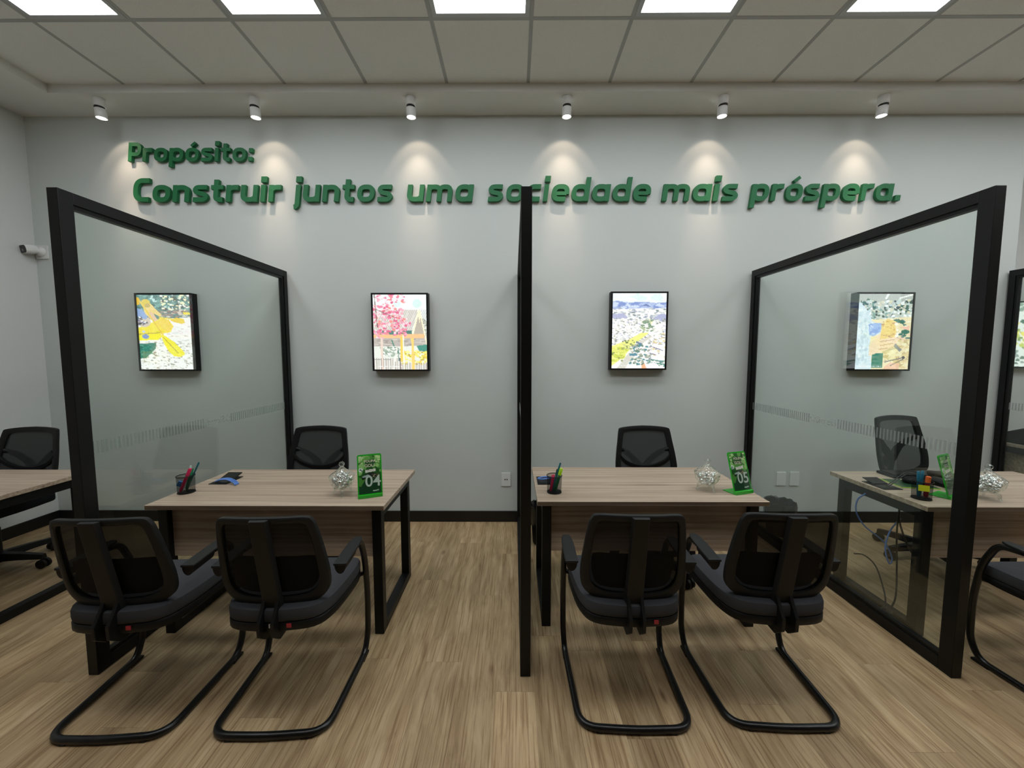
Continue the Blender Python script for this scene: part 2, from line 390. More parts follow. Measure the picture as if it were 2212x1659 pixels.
# ------------------------------------------------------------------ wall lettering (own stroke alphabet)
W_ = .28; HW = W_ / 2
def ribbon(pts, w=W_, closed=False):
    P = [Vector((p[0], p[1])) for p in pts]; n = len(P); A = []; B = []
    for i in range(n):
        a = P[(i - 1) % n] if (closed or i) else P[0]; b = P[(i + 1) % n] if (closed or i < n - 1) else P[-1]
        d1 = (P[i] - a) if (closed or i) else (b - P[i]); d2 = (b - P[i]) if (closed or i < n - 1) else (P[i] - a)
        d1 = d1.normalized(); d2 = d2.normalized(); t = (d1 + d2).normalized(); nn = Vector((-t.y, t.x))
        m = 1 / max(.5, nn.dot(Vector((-d1.y, d1.x))))
        A.append(P[i] + nn * w / 2 * m); B.append(P[i] - nn * w / 2 * m)
    return A, B, closed
def sup(cx, cy, rx, ry, a0, a1, n=2.7, k=20):
    out = []
    for i in range(k + 1):
        a = R(a0 + (a1 - a0) * i / k); c, s = math.cos(a), math.sin(a)
        out.append((cx + rx * math.copysign(abs(c) ** (2 / n), c), cy + ry * math.copysign(abs(s) ** (2 / n), s)))
    return out
def ring_o(cx=.53): return ribbon(sup(cx, .5, .385, .37, 0, 360 - 360 / 28, k=27), closed=True)
def dot(x, y, s=.17): return ribbon([(x - s, y), (x + s, y)], 2 * s)
G = {}
G['o'] = ([ring_o()], 1.06)
G['acute'] = ([ribbon([(.42, 1.13), (.74, 1.40)], .2)], 0)
G['ó'] = (G['o'][0] + G['acute'][0], 1.06)
G['p'] = ([ring_o(.56), ribbon([(HW, -.42), (HW, .99)])], 1.10)
G['d'] = ([ring_o(.53), ribbon([(.93, 0), (.93, 1.42)])], 1.08)
G['a'] = ([ring_o(.53), ribbon([(.93, 0), (.93, 1.0)])], 1.08)
G['c'] = ([ribbon([(.84, .87)] + sup(.52, .5, .375, .37, 90, 270, k=18) + [(.84, .13)])], .88)
G['e'] = ([ribbon(sup(.53, .5, .385, .37, -8, 270, k=26) + [(.86, .13)]), ribbon([(.2, .46), (.9, .46)], .22)], 1.04)
G['s'] = ([ribbon([(p.x, p.y) for p in crom([(.84, .865, 0), (.5, .87, 0), (.24, .84, 0), (.155, .70, 0), (.26, .565, 0), (.5, .5, 0), (.70, .44, 0), (.80, .29, 0), (.68, .15, 0), (.4, .13, 0), (.05, .135, 0)], 5)], .27)], .95)
G['n'] = ([ribbon([(HW, 0), (HW, 1)]), ribbon(sup(.5, .55, .365, .31, 150, 0, k=16) + [(.865, 0)])], 1.03)
G['m'] = ([ribbon([(HW, 0), (HW, 1)]), ribbon(sup(.46, .55, .325, .31, 150, 0, k=16) + [(.785, 0)]), ribbon(sup(1.10, .55, .325, .31, 150, 0, k=16) + [(1.425, 0)])], 1.60)
G['u'] = ([ribbon([(.865, 0), (.865, 1)]), ribbon([(HW, 1)] + sup(.5, .45, .365, .32, 180, 330, k=16))], 1.03)
G['r'] = ([ribbon([(HW, 0), (HW, 1)]), ribbon(sup(.55, .5, .41, .36, 165, 90, k=10) + [(.72, .86)])], .74)
G['t'] = ([ribbon([(.3, 1.32), (.3, .4)] + sup(.56, .36, .26, .23, 180, 270, k=8) + [(.72, .13)]), ribbon([(0, .87), (.72, .87)], .25)], .76)
G['i'] = ([ribbon([(HW, 0), (HW, 1)]), dot(HW + .01, 1.33)], .33)
G['j'] = ([ribbon([(.3, 1), (.3, 0)] + sup(.04, -.08, .26, .24, 0, -80, k=8)), dot(.31, 1.33)], .47)
G[':'] = ([dot(.2, .82, .15)], .4); G['lower'] = ([dot(.2, .17, .15)], .4)
G['.'] = ([dot(.2, .16, .16)], .4)
G['P'] = ([ribbon([(HW, 0), (HW, 1.42)]), ribbon([(HW, 1.275), (.55, 1.275)] + sup(.55, .905, .32, .37, 85, -85, k=14) + [(.55, .535), (HW, .535)])], .98)
G['C'] = ([ribbon([(.95, 1.275), (.7, 1.275)] + sup(.6, .71, .455, .565, 95, 265, k=20) + [(.7, .145), (.95, .145)])], 1.02)
def letter(ch, parent, x, sx, h, depth=.027, gap=.006, shear=.13):
    mb = MB()
    for ri, (A, B, cl) in enumerate(G[ch][0]):
        n = len(A)
        f = lambda p, y: ((p.x * sx + (p.y) * shear) * h, y, p.y * h)
        y0, y1 = -depth - gap - ri * .0007, -gap + ri * .0003
        k = len(mb.v)
        for p in A: mb.v.append(f(p, y0))
        for p in B: mb.v.append(f(p, y0))
        for p in A: mb.v.append(f(p, y1))
        for p in B: mb.v.append(f(p, y1))
        for i in range(n if cl else n - 1):
            j = (i + 1) % n
            mb.f += [[k + i, k + j, k + n + j, k + n + i], [k + 2 * n + i, k + 2 * n + j, k + 3 * n + j, k + 3 * n + i], [k + i, k + j, k + 2 * n + j, k + 2 * n + i], [k + n + i, k + n + j, k + 3 * n + j, k + 3 * n + i]]
        if not cl: mb.f += [[k, k + n, k + 3 * n, k + 2 * n], [k + n - 1, k + 2 * n - 1, k + 4 * n - 1, k + 3 * n - 1]]
    return mb.build('letter', 'sign', parent, loc=(x, 0, 0))
def word(txt, parent, x0, x1, h):
    sp = .155; tot = sum(G[c][1] for c in txt) + sp * (len(txt) - 1); sx = ((x1 - x0) / h - .12) / tot; x = x0
    for c in txt:
        letter(c, parent, x, sx, h)
        if c == ':': letter('lower', parent, x, sx, h)
        x += (G[c][1] + sp) * sx * h
s1 = tag(empty('wall_lettering', (-3.28, YW, 3.16)), 'raised green letters reading Propósito: high on the back wall', 'wall sign', 'green wall lettering')
word('Propósito:', s1, 0, 1.075, .108)
s2 = tag(empty('wall_lettering', (-3.265, YW, 2.826)), 'long green slogan in raised italic letters across the back wall', 'wall sign', 'green wall lettering')
for tx, a, b in (('Construir', 0, 1.285), ('juntos', 1.37, 2.24), ('uma', 2.348, 2.925), ('sociedade', 3.035, 4.435), ('mais', 4.523, 5.18), ('próspera.', 5.275, 6.56)):
    word(tx, s2, a, b, .138)

# ------------------------------------------------------------------ painter for the flat prints
class Pic:
    def __init__(s, w, h, c):
        s.w, s.h = w, h; s.a = np.zeros((h, w, 3)); s.a[:] = c
        s.u, s.v = np.meshgrid((np.arange(w) + .5) / w, (np.arange(h) + .5) / h)
    def mask(s, pts):
        m = np.zeros((s.h, s.w), bool); n = len(pts)
        for i in range(n):
            (x0, y0), (x1, y1) = pts[i], pts[(i + 1) % n]
            if y0 == y1: continue
            c = ((y0 > s.v) != (y1 > s.v)) & (s.u < (x1 - x0) * (s.v - y0) / (y1 - y0) + x0); m ^= c
        return m
    def poly(s, pts, c): s.a[s.mask(pts)] = c
    def disc(s, x, y, rx, ry, c): s.a[((s.u - x) / rx) ** 2 + ((s.v - y) / ry) ** 2 < 1] = c
    def line(s, x0, y0, x1, y1, t, c):
        d = Vector((x1 - x0, (y1 - y0) * s.h / s.w)); L = d.length; d /= L
        px, py = s.u - x0, (s.v - y0) * s.h / s.w
        al = px * d.x + py * d.y; pe = abs(-px * d.y + py * d.x); s.a[(al > 0) & (al < L) & (pe < t)] = c
    def speck(s, x0, x1, y0, y1, n, cs, r=(.01, .03), flat=.6):
        for _ in range(n):
            c = cs[RNG.randint(len(cs))]; k = RNG.uniform(*r)
            s.disc(RNG.uniform(x0, x1), RNG.uniform(y0, y1), k, k * flat * s.w / s.h, c)
    def grain(s, k): s.a = np.clip(s.a + RNG.normal(0, k, s.a.shape[:2])[..., None], 0, 255)
    def build(s, name, mat, parent, w, h, loc=(0, 0, 0), rot=(0, 0, 0)):
        # print spans x in [-w/2,w/2], z in [0,h], facing -y
        nx, nz = s.w, s.h; xs = np.linspace(-w / 2, w / 2, nx); zs = np.linspace(h, 0, nz)
        v = [(float(x), 0., float(z)) for z in zs for x in xs]
        f = [(j * nx + i, (j + 1) * nx + i, (j + 1) * nx + i + 1, j * nx + i + 1) for j in range(nz - 1) for i in range(nx - 1)]
        me = bpy.data.meshes.new(name); me.from_pydata(v, [], f)
        if mat == 'backlit': s.a = 255 - (255 - s.a) * .82      # pale inks, lit from behind
        a = np.clip(s.a / 255., 0, 1); l = np.where(a <= .04045, a / 12.92, ((a + .055) / 1.055) ** 2.4)
        at = me.attributes.new('ink', 'FLOAT_COLOR', 'POINT')
        at.data.foreach_set('color', np.concatenate([l.reshape(-1, 3), np.ones((nx * nz, 1))], 1).astype(np.float32).ravel())
        me.materials.append(M[mat]); o = bpy.data.objects.new(name, me); COL.objects.link(o); o.parent = parent; o.location = loc; o.rotation_euler = rot; return o
PW_, PH_ = 92, 128
def caption(p):
    for k in range(26):
        x = .06 + k * .018
        if RNG.rand() > .2: p.a[int(PH_ * .955):int(PH_ * .965), int(x * PW_):int((x + .013) * PW_)] = (250, 250, 250)
def pic_kayak():
    p = Pic(PW_, PH_, (250, 250, 246))
    p.poly([(0, 0), (1, 0), (1, .3), (0, .34)], (70, 120, 112))
    p.speck(0, 1, 0, .2, 70, [(40, 90, 84), (96, 150, 140), (30, 70, 62)], (.02, .06))
    p.speck(.45, 1, 0, .22, 60, [(246, 240, 190), (252, 250, 235)], (.012, .032))
    p.speck(.25, .7, 0, .2, 16, [(190, 225, 225)], (.006, .016), 2)
    p.speck(.4, 1, .2, .3, 60, [(120, 112, 96), (210, 205, 190), (150, 140, 128)], (.02, .04), .4)
    p.speck(.05, 1, .42, .62, 50, [(190, 186, 176), (225, 222, 215)], (.01, .04), .25)
    p.speck(0, 1, .62, 1, 330, [(190, 186, 172), (150, 146, 130), (255, 255, 252), (222, 218, 205)], (.01, .03), .45)
    p.poly([(0, .65), (.32, .64), (.3, .72), (.12, .84), (0, .85)], (16, 104, 82)); p.speck(.0, .25, .66, .8, 25, [(10, 80, 62), (60, 140, 116)], (.01, .03), .4)
    p.poly([(0, .44), (.3, .36), (.42, .31), (.58, .33), (.66, .42), (.6, .5), (.42, .52), (.44, .56), (.36, .6), (0, .61)], (250, 226, 34))
    p.poly([(.34, .38), (.44, .31), (.58, .33), (.64, .42), (.58, .49), (.46, .46)], (246, 214, 60))
    p.line(0, .525, .4, .505, .006, (150, 140, 40)); p.poly([(0, .54), (.38, .515), (.43, .55), (.36, .6), (0, .61)], (252, 240, 10))
    p.disc(.13, .555, .065, .03, (96, 136, 204)); p.disc(.1, .49, .03, .015, (190, 205, 230))
    p.disc(.12, .36, .12, .07, (214, 196, 178)); p.poly([(0, .18), (.1, .2), (.2, .27), (.16, .33), (0, .3)], (128, 158, 214)); p.speck(0, .16, .3, .42, 16, [(120, 110, 150), (240, 240, 250), (60, 60, 70)], (.015, .04))
    p.poly([(.1, .1), (.26, .12), (.36, .2), (.46, .27), (.42, .29), (.3, .25), (.24, .32), (.14, .24)], (244, 206, 110)); p.disc(.17, .115, .085, .055, (226, 190, 40)); p.disc(.2, .145, .05, .03, (196, 160, 70))
    p.poly([(.24, .22), (.3, .25), (.38, .34), (.3, .36), (.2, .3)], (236, 190, 150))
    p.line(.02, .04, .46, .54, .014, (236, 196, 40)); p.poly([(0, .03), (.05, .05), (.06, .13), (.0, .14)], (240, 180, 20))
    p.line(.4, .3, .66, .325, .01, (244, 224, 60)); p.poly([(.6, .335), (.72, .305), (.86, .32), (.88, .37), (.82, .39), (.66, .36)], (240, 206, 40)); p.poly([(.86, .23), (.99, .24), (.99, .27), (.86, .265)], (250, 224, 40))
    p.poly([(.43, .52), (.52, .56), (.66, .63), (.84, .77), (.84, .8), (.76, .83), (.64, .82), (.55, .76), (.47, .66), (.43, .58)], (252, 236, 14)); p.line(.45, .56, .72, .78, .008, (176, 160, 10))
    caption(p); p.grain(5); return p
def pic_house():
    p = Pic(PW_, PH_, (238, 250, 248)); p.disc(.82, .12, .08, .06, (205, 238, 230)); p.disc(.45, .13, .07, .04, (215, 240, 234))
    p.poly([(.9, .3), (1, .36), (1, .7), (.95, .68)], (170, 176, 160)); p.speck(.9, 1, .34, .68, 50, [(120, 130, 110), (220, 220, 210)], (.008, .02))
    p.poly([(0, .22), (.86, .2), (.7, .5), (0, .52)], (226, 222, 212))
    for k in range(26):
        x = .02 + k * .034; p.line(x + .18, .205, x - .02, .49, .0045, (140, 136, 126))
    p.poly([(.86, .22), (.95, .54), (.74, .54)], (176, 166, 146)); p.poly([(.84, .2), (.87, .2), (.75, .52), (.71, .52)], (252, 244, 206)); p.line(.87, .21, .99, .66, .012, (250, 240, 200)); p.poly([(.83, .25), (.88, .24), (.87, .4)], (250, 240, 196))
    p.poly([(0, .48), (.72, .48), (.72, .53), (0, .53)], (60, 110, 100))
    p.poly([(0, .53), (.95, .53), (.97, .69), (0, .69)], (176, 168, 158)); p.speck(0, .95, .58, .69, 40, [(150, 140, 132), (196, 188, 176)], (.03, .07), .2)
    p.poly([(0, .53), (.95, .525), (.95, .575), (0, .58)], (240, 186, 120))
    p.poly([(0, .69), (1, .68), (1, 1), (0, 1)], (226, 232, 220)); p.speck(.12, .5, .7, .82, 90, [(150, 170, 150), (236, 240, 232), (110, 134, 116)], (.012, .03)); p.poly([(.8, .68), (1, .66), (1, .76), (.85, .75)], (50, 130, 110))
    p.speck(.5, 1, .75, .93, 190, [(250, 232, 90), (255, 244, 140), (226, 200, 60), (180, 160, 40)], (.012, .03))
    for k in range(46):
        x = k / 45.; p.line(x, .84 if x < .5 else .91, x, 1, .006, [(150, 134, 128), (232, 226, 218), (110, 98, 92), (200, 180, 168)][k % 4])
    p.line(0, .86, .3, .86, .005, (120, 130, 120)); p.poly([(.13, .57), (.17, .57), (.18, 1), (.14, 1)], (226, 204, 186))
    p.poly([(.5, .56), (.54, .56), (.54, .88), (.5, .88)], (250, 200, 70)); p.poly([(.545, .54), (.565, .54), (.575, 1), (.55, 1)], (255, 246, 216)); p.poly([(.7, .575), (.75, .575), (.76, 1), (.71, 1)], (250, 204, 96))
    p.line(.34, .6, .38, .69, .012, (60, 120, 100)); p.line(.44, .7, .36, .99, .01, (250, 246, 230)); p.line(.45, .7, .47, .88, .008, (70, 110, 96))
    for cx, cy, rx, ry, n in ((.2, .03, .2, .05, 26), (.45, .05, .14, .06, 24), (.25, .12, .16, .04, 14), (.2, .22, .2, .09, 60), (.4, .24, .16, .07, 46), (.2, .33, .18, .08, 40), (.5, .33, .12, .05, 26), (.62, .39, .08, .04, 14), (.42, .44, .08, .05, 22), (.17, .47, .15, .06, 40), (.5, .5, .12, .05, 34), (.1, .55, .1, .03, 10)):
        p.speck(cx - rx, cx + rx, cy - ry, cy + ry, n, [(232, 116, 150), (216, 84, 122), (248, 160, 178), (236, 130, 120), (255, 214, 220)], (.012, .03), .8)
    p.line(.03, 0, .08, .44, .008, (110, 90, 84)); p.line(.06, .2, .4, .3, .006, (110, 90, 84)); caption(p); p.grain(4); return p
def pic_town():
    p = Pic(PW_, PH_, (232, 246, 244)); p.speck(.2, 1, 0, .1, 16, [(214, 238, 232), (246, 250, 248)], (.06, .14), .4)
    p.poly([(0, .115), (.08, .1), (.3, .125), (.6, .115), (.8, .13), (1, .12), (1, .3), (0, .3)], (130, 152, 206)); p.speck(0, 1, .13, .24, 60, [(110, 134, 196), (160, 180, 222), (196, 212, 236)], (.03, .09), .3)
    p.poly([(.54, .17), (.62, .14), (.72, .18)], (92, 112, 166))
    p.poly([(0, .21), (1, .2), (1, 1), (0, 1)], (246, 246, 240))
    p.speck(0, 1, .2, .36, 150, [(150, 160, 176), (226, 230, 232), (120, 136, 140), (190, 200, 196)], (.012, .04), .4); p.poly([(.75, .33), (.9, .27), (1, .28), (1, .4)], (158, 164, 200)); p.poly([(0, .28), (.2, .26), (.3, .33), (0, .34)], (166, 170, 204))
    p.speck(0, 1, .33, .68, 520, [(255, 255, 252), (146, 150, 146), (110, 118, 122), (236, 232, 216), (176, 186, 160), (190, 196, 216)], (.008, .026), .45); p.poly([(.68, .34), (.78, .36), (.72, .42)], (240, 240, 190)); p.speck(.55, .75, .36, .5, 30, [(110, 140, 110), (160, 180, 130)], (.015, .04), .5)
    p.poly([(0, .7), (.3, .62), (.55, .52), (.7, .52), (.45, .66), (.2, .86), (0, .97)], (232, 234, 116)); p.speck(.0, .3, .72, .9, 60, [(220, 226, 90), (190, 204, 60), (120, 136, 60)], (.02, .05), .4); p.speck(.2, .45, .62, .75, 40, [(90, 110, 60), (200, 206, 120)], (.012, .03), .6)
    p.poly([(.1, 1), (.42, .7), (.56, .62), (.72, .55), (.76, .57), (.5, .7), (.26, 1)], (206, 204, 190)); p.poly([(.46, .63), (.58, .67), (.55, .69), (.46, .66)], (90, 112, 140))
    p.speck(.35, .75, .68, .95, 130, [(90, 116, 96), (230, 232, 222), (150, 160, 140), (60, 120, 130)], (.012, .032), .6); p.poly([(.33, .8), (.46, .79), (.48, .83), (.34, .83)], (70, 124, 146))
    p.speck(.7, 1, .5, .9, 120, [(250, 250, 250), (150, 150, 146), (220, 200, 140)], (.012, .03), .5)
    for q in (((.78, .66), (.98, .7), (.96, .76), (.76, .71)), ((.72, .75), (.86, .78), (.84, .82), (.7, .79)), ((.75, .82), (.98, .85), (.97, .92), (.73, .87))): p.poly(q, (250, 250, 255)); p.line(q[3][0], q[3][1], q[2][0], q[2][1], .008, (110, 108, 130))
    p.speck(.68, 1, .88, .97, 30, [(50, 120, 110), (90, 140, 120)], (.015, .03), .5); p.disc(.77, .98, .12, .06, (236, 236, 246)); p.poly([(.56, .96), (.62, .93), (.66, 1), (.56, 1)], (248, 170, 120)); caption(p); p.grain(6); return p
def pic_shop():
    p = Pic(PW_, PH_, (190, 200, 186)); p.poly([(0, 0), (1, 0), (1, .1), (0, .1)], (172, 178, 172)); p.line(.55, 0, .5, .07, .02, (250, 250, 250)); p.line(.75, .06, 1, .01, .014, (250, 250, 246))
    p.speck(.05, 1, .08, .36, 330, [(36, 80, 66), (250, 252, 250), (30, 50, 44), (196, 214, 210), (110, 150, 140), (220, 214, 180)], (.012, .035), .8)
    p.poly([(.25, .34), (1, .3), (1, 1), (.25, 1)], (244, 226, 174)); p.speck(.55, 1, .34, .62, 60, [(255, 250, 226), (40, 100, 84), (90, 120, 116), (246, 200, 170)], (.02, .05), .5)
    p.poly([(.62, .35), (.85, .4), (.9, .36), (.72, .33)], (30, 92, 76)); p.disc(.9, .5, .08, .03, (20, 90, 70)); p.poly([(.78, .44), (.98, .42), (.96, .48)], (250, 190, 160))
    p.speck(.55, 1, .6, .98, 120, [(250, 238, 190), (232, 206, 140), (206, 180, 120)], (.02, .05), .5); p.poly([(.32, .78), (.52, .78), (.52, .98), (.32, .98)], (20, 104, 76))
    p.poly([(.56, .96), (.66, .9), (.84, .92), (.82, 1), (.54, 1)], (244, 190, 150))
    p.poly([(.0, .12), (.06, .12), (.16, .2), (.28, .36), (.4, .4), (.5, .38), (.46, .52), (.28, .56), (.25, .7), (.3, .8), (.32, 1), (0, 1)], (214, 234, 242)); p.speck(0, .24, .2, .95, 70, [(196, 220, 232), (228, 242, 246), (184, 208, 220)], (.012, .035), 1.6)
    p.poly([(.22, .4), (.36, .38), (.48, .39), (.44, .5), (.32, .56), (.24, .54)], (140, 176, 234)); p.speck(.24, .44, .4, .53, 16, [(112, 150, 220), (190, 214, 246)], (.01, .03), 1.3)
    p.poly([(.46, .4), (.56, .33), (.68, .35), (.74, .5), (.7, .58), (.44, .6)], (242, 204, 96)); p.speck(.47, .7, .36, .58, 40, [(250, 220, 120), (214, 170, 70), (190, 140, 80)], (.012, .03))
    p.poly([(.26, .7), (.32, .62), (.46, .5), (.44, .6), (.7, .57), (.8, .6), (.72, .68), (.58, .74), (.4, .78), (.26, .82)], (250, 218, 172)); p.line(.44, .63, .72, .6, .006, (190, 140, 96)); p.line(.46, .68, .7, .65, .006, (190, 140, 96)); p.line(.44, .73, .6, .715, .006, (190, 140, 96))
    p.line(.5, .77, .8, .7, .016, (206, 190, 140)); p.line(.72, .67, .84, .75, .03, (130, 132, 130)); p.line(.55, .9, .9, .84, .012, (120, 112, 110)); p.line(.66, .95, .9, .86, .008, (100, 92, 90)); p.disc(.9, .84, .03, .02, (60, 56, 56)); caption(p); p.grain(5); return p
def pic_green():
    p = Pic(PW_ // 2, PH_ // 2, (226, 236, 226)); p.speck(0, 1, 0, .3, 50, [(120, 150, 130), (240, 246, 244), (60, 100, 80)], (.03, .07)); p.speck(0, 1, .3, .7, 90, [(240, 226, 100), (190, 206, 90), (250, 246, 200), (120, 150, 80)], (.03, .07)); p.speck(0, 1, .7, 1, 60, [(240, 246, 244), (130, 150, 140), (80, 110, 90)], (.03, .06)); return p

# ------------------------------------------------------------------ backlit pictures
def lightbox(xc, zc, pic, label, yw=YW, w=.49, h=.672, d=.07):
    r = empty('lightbox_picture', (xc, yw - d, zc - h / 2)); b = .014
    MB().box(-w / 2, w / 2, .012, d - .001, 0, h).build('case', 'black', r)
    for q in ((-w / 2, w / 2, 0, b), (-w / 2, w / 2, h - b, h)): MB().box(q[0], q[1], 0, .014, q[2], q[3]).build('frame_rail', 'black', r)
    for q in ((-w / 2, -w / 2 + b), (w / 2 - b, w / 2)): MB().box(q[0], q[1], 0, .014, b, h - b).build('frame_stile', 'black', r)
    pic.build('backlit_print', 'backlit', r, w - 2 * b, h - 2 * b, loc=(0, .006, b))
    return tag(r, label, 'picture', 'backlit pictures on the wall')
lightbox(-3.03, 1.715, pic_kayak(), 'backlit framed picture of a yellow kayak and paddles')
lightbox(-.985, 1.715, pic_house(), 'backlit framed picture of pink blossom before a house roof')
lightbox(1.08, 1.725, pic_town(), 'backlit framed aerial picture of a town below blue hills')
lightbox(3.185, 1.717, pic_shop(), 'backlit framed picture of hands holding a yellow shoe in a workshop')
lightbox(5.26, 1.722, pic_green(), 'backlit framed picture on the set-back wall at the right edge', yw=YR)

# ------------------------------------------------------------------ glass partitions
def partition(xc, label, band):
    r = empty('glass_partition', (xc, 0, 0)); y0, y1, H_, a, dp = 1.72, YW - .016, 2.243, .024, .06
    yb = YW - .002
    MB().box(-a, a, y0, y0 + dp, .0005, H_).build('front_post', 'black', r, bevel=.002)
    MB().box(-a, a, y1 - .045, y1, .0005, H_).build('rear_post', 'black', r, bevel=.002)
    MB().box(-a, a, y0 + dp, y1 - .045, H_ - .052, H_).build('top_rail', 'black', r, bevel=.002)
    MB().box(-a, a, y0 + dp, y1 - .045, .0005, .06).build('bottom_rail', 'black', r, bevel=.002)
    f0, f1, g0, g1, t = y0 + dp, y1 - .045, .06, H_ - .052, .018
    for z0, z1 in ((g0, g0 + t), (g1 - t, g1)): MB().box(-.016, .016, f0, f1, z0, z1).build('glazing_bead', 'black', r)
    for u0, u1 in ((f0, f0 + t * .4), (f1 - t, f1)): MB().box(-.016, .016, u0, u1, g0 + t, g1 - t).build('glazing_bead', 'black', r)
    gp = MB().box(-.004, .004, f0, f1, g0 + t * .5, g1 - t * .5).build('glass_pane', 'glass', r)
    if band:
        s = -1; xx = -.0047
        zb0, zb1 = 1.047, 1.108; lo, hi = 2.46, 2.70
        mb = MB(); y = f0 + .02
        while y < f1 - .02:
            if not (lo < y < hi): mb.box(xx - .0006, xx, y, y + .0095, zb0, zb1)
            y += .0205
        tag(mb.build('frosted_stripes', 'film', gp), 'row of thin frosted upright stripes', kind='stuff')
        me = text_mesh('Sicredi', .062, 0, .0012); me.materials.append(M['film'])
        # reads left to right when seen from the left: its left end is the far end
        o = bpy.data.objects.new('frosted_lettering', me); COL.objects.link(o); o.parent = gp; o.location = (xx - .0003, 2.560, 1.058); o.rotation_euler = (R(90), 0, R(-90))
        mb = MB()
        for k in range(5):
            a_ = R(90 + 72 * k); c = Vector((0, 2.672 - .018 * math.cos(a_), 1.078 + .018 * math.sin(a_)))
            pts = [(xx - .0003, c.y - .0085 * math.cos(R(40 * q)), c.z + .0085 * math.sin(R(40 * q))) for q in range(9)]
            mb.add(pts, [list(range(9))])
        mb.build('frosted_emblem', 'film', gp)
    return tag(r, label, 'glass partition', 'black framed glass partitions')
partition(-1.999, 'black framed glass partition left of desk 04, leftmost', True)
partition(.055, 'black framed glass partition seen edge-on between desks 04 and 05', True)
partition(2.083, 'black framed glass partition right of desk 05, before the cluttered desk', True)
partition(4.297, 'black framed glass partition cut off at the right edge', True)

# ------------------------------------------------------------------ desks
DZ = .735
def desk(x0, x1, y0, y1, label, plate=None, side=False):
    r = empty('desk', ((x0 + x1) / 2, (y0 + y1) / 2, 0)); a, b = (x1 - x0) / 2, (y1 - y0) / 2; s = .05
    t = MB().box(-a, a, -b, b, DZ - .025, DZ).build('tabletop', 'desk', r, bevel=.0015)
    MB().box(-a + .002, a - .002, -b - .0008, -b, DZ - .0235, DZ - .0015).build('edge_band', 'deskedge', t)
    for sx in (-1, 1):
        xo, xi = sx * (a - .03), sx * (a - .03 - s); u, v = min(xo, xi), max(xo, xi)
        MB().box(u, v, -b + .04, -b + .04 + s, .0005, DZ - .035).build('leg', 'black', r, bevel=.002)
        MB().box(u, v, b - .04 - s, b - .04, .0005, DZ - .035).build('leg', 'black', r, bevel=.002)
        MB().box(u, v, -b + .04 + s, b - .04 - s, .0005, .05).build('floor_rail', 'black', r, bevel=.002)
        MB().box(u, v, -b + .04 + s, b - .04 - s, DZ - .085, DZ - .035).build('top_rail', 'black', r, bevel=.002)
        MB().box(u + .01, v - .01, -b + .06, -b + .10, DZ - .035, DZ - .025).build('spacer', 'black', r)
        MB().box(u + .01, v - .01, b - .10, b - .06, DZ - .035, DZ - .025).build('spacer', 'black', r)
    MB().box(-a + .08, a - .08, b - .12, b - .08, DZ - .075, DZ - .026).build('beam', 'black', r)
    MB().box(-a + .0805, a - .0805, -b + .07, -b + .088, .425, DZ - .026).build('modesty_panel', 'desk', r, bevel=.001)
    if plate:
        px, py = plate[0] - (x0 + x1) / 2, plate[1] - (y0 + y1) / 2
        q = MB().box(px - .055, px + .055, py - .075, py + .075, DZ, DZ + .004).build('outlet_plate', 'plastic', r, bevel=.002)
        MB().box(px - .040, px + .040, py - .055, py + .01, DZ + .004, DZ + .0055).build('outlet_recess', 'black2', q)
        if plate[2]: MB().box(-.045, .045, 0, .075, 0, .005).build('flap', 'plastic', q, loc=(px, py + .01, DZ + .006), rot=(R(plate[2]), 0, 0), bevel=.001)
    if side: MB().box(-a + .085, a * .0, -b + .09, b - .05, .05, DZ - .04).build('drawer_pedestal', 'desk', r, bevel=.001)
    return tag(r, label, 'desk', 'wood-topped office desks')
desk(-1.932, -.677, 1.957, 2.595, 'wood-topped black-framed desk beside the left glass partition, its sign reading 04', (-1.80, 2.36, 14))
desk(.127, 1.372, 2.022, 2.66, 'wood-topped black-framed desk right of the middle post, its sign reading 05', (.20, 2.365, 0))
desk(2.14, 3.37, 1.955, 2.575, 'wood-topped desk with keyboard and cables behind the right glass partition', (2.215, 2.285, 12))
desk(-4.11, -2.868, 1.955, 2.585, 'wood-topped desk cut off at the left edge')
desk(4.40, 5.65, 2.95, 3.58, 'wood-sided desk seen through the glass at the right edge', side=True)

# ------------------------------------------------------------------ visitor chair (sled base)
def outline(rows_, n=6):
    # rows_: (z, half width) bottom to top for the right side, smoothed and mirrored
    pts = [(p.x, p.y) for p in crom([(hw, z, 0) for z, hw in rows_], n)]
    return pts + [(-x, z) for x, z in reversed(pts)]
def back_y(z, z0, y0, lean, x, curve): return y0 - (z - z0) * lean + curve * x * x
def frame_ring(mb, outer, inner, fy, t):
    n = len(outer)
    def P(q, dy): return (q[0], fy(q[0], q[1]) + dy, q[1])
    k = len(mb.v); e = .004
    for ring, dy in ((outer, -t / 2 + e), (None, 0), ): pass
    mid = lambda a, b, s: (a[0] + (b[0] - a[0]) * s, a[1] + (b[1] - a[1]) * s)
    rings = [[P(q, -t / 2 + e) for q in outer], [P(mid(o_, i_, .18), -t / 2) for o_, i_ in zip(outer, inner)], [P(mid(o_, i_, .85), -t / 2) for o_, i_ in zip(outer, inner)], [P(q, -t / 2 + e) for q in inner], [P(q, t / 2 - e) for q in inner], [P(mid(o_, i_, .5), t / 2) for o_, i_ in zip(outer, inner)], [P(q, t / 2 - e) for q in outer]]
    m = len(rings)
    for r_ in rings: mb.v += r_
    for i in range(m):
        for j in range(n):
            a, b = i, (i + 1) % m; mb.f.append([k + a * n + j, k + a * n + (j + 1) % n, k + b * n + (j + 1) % n, k + b * n + j])
    return mb
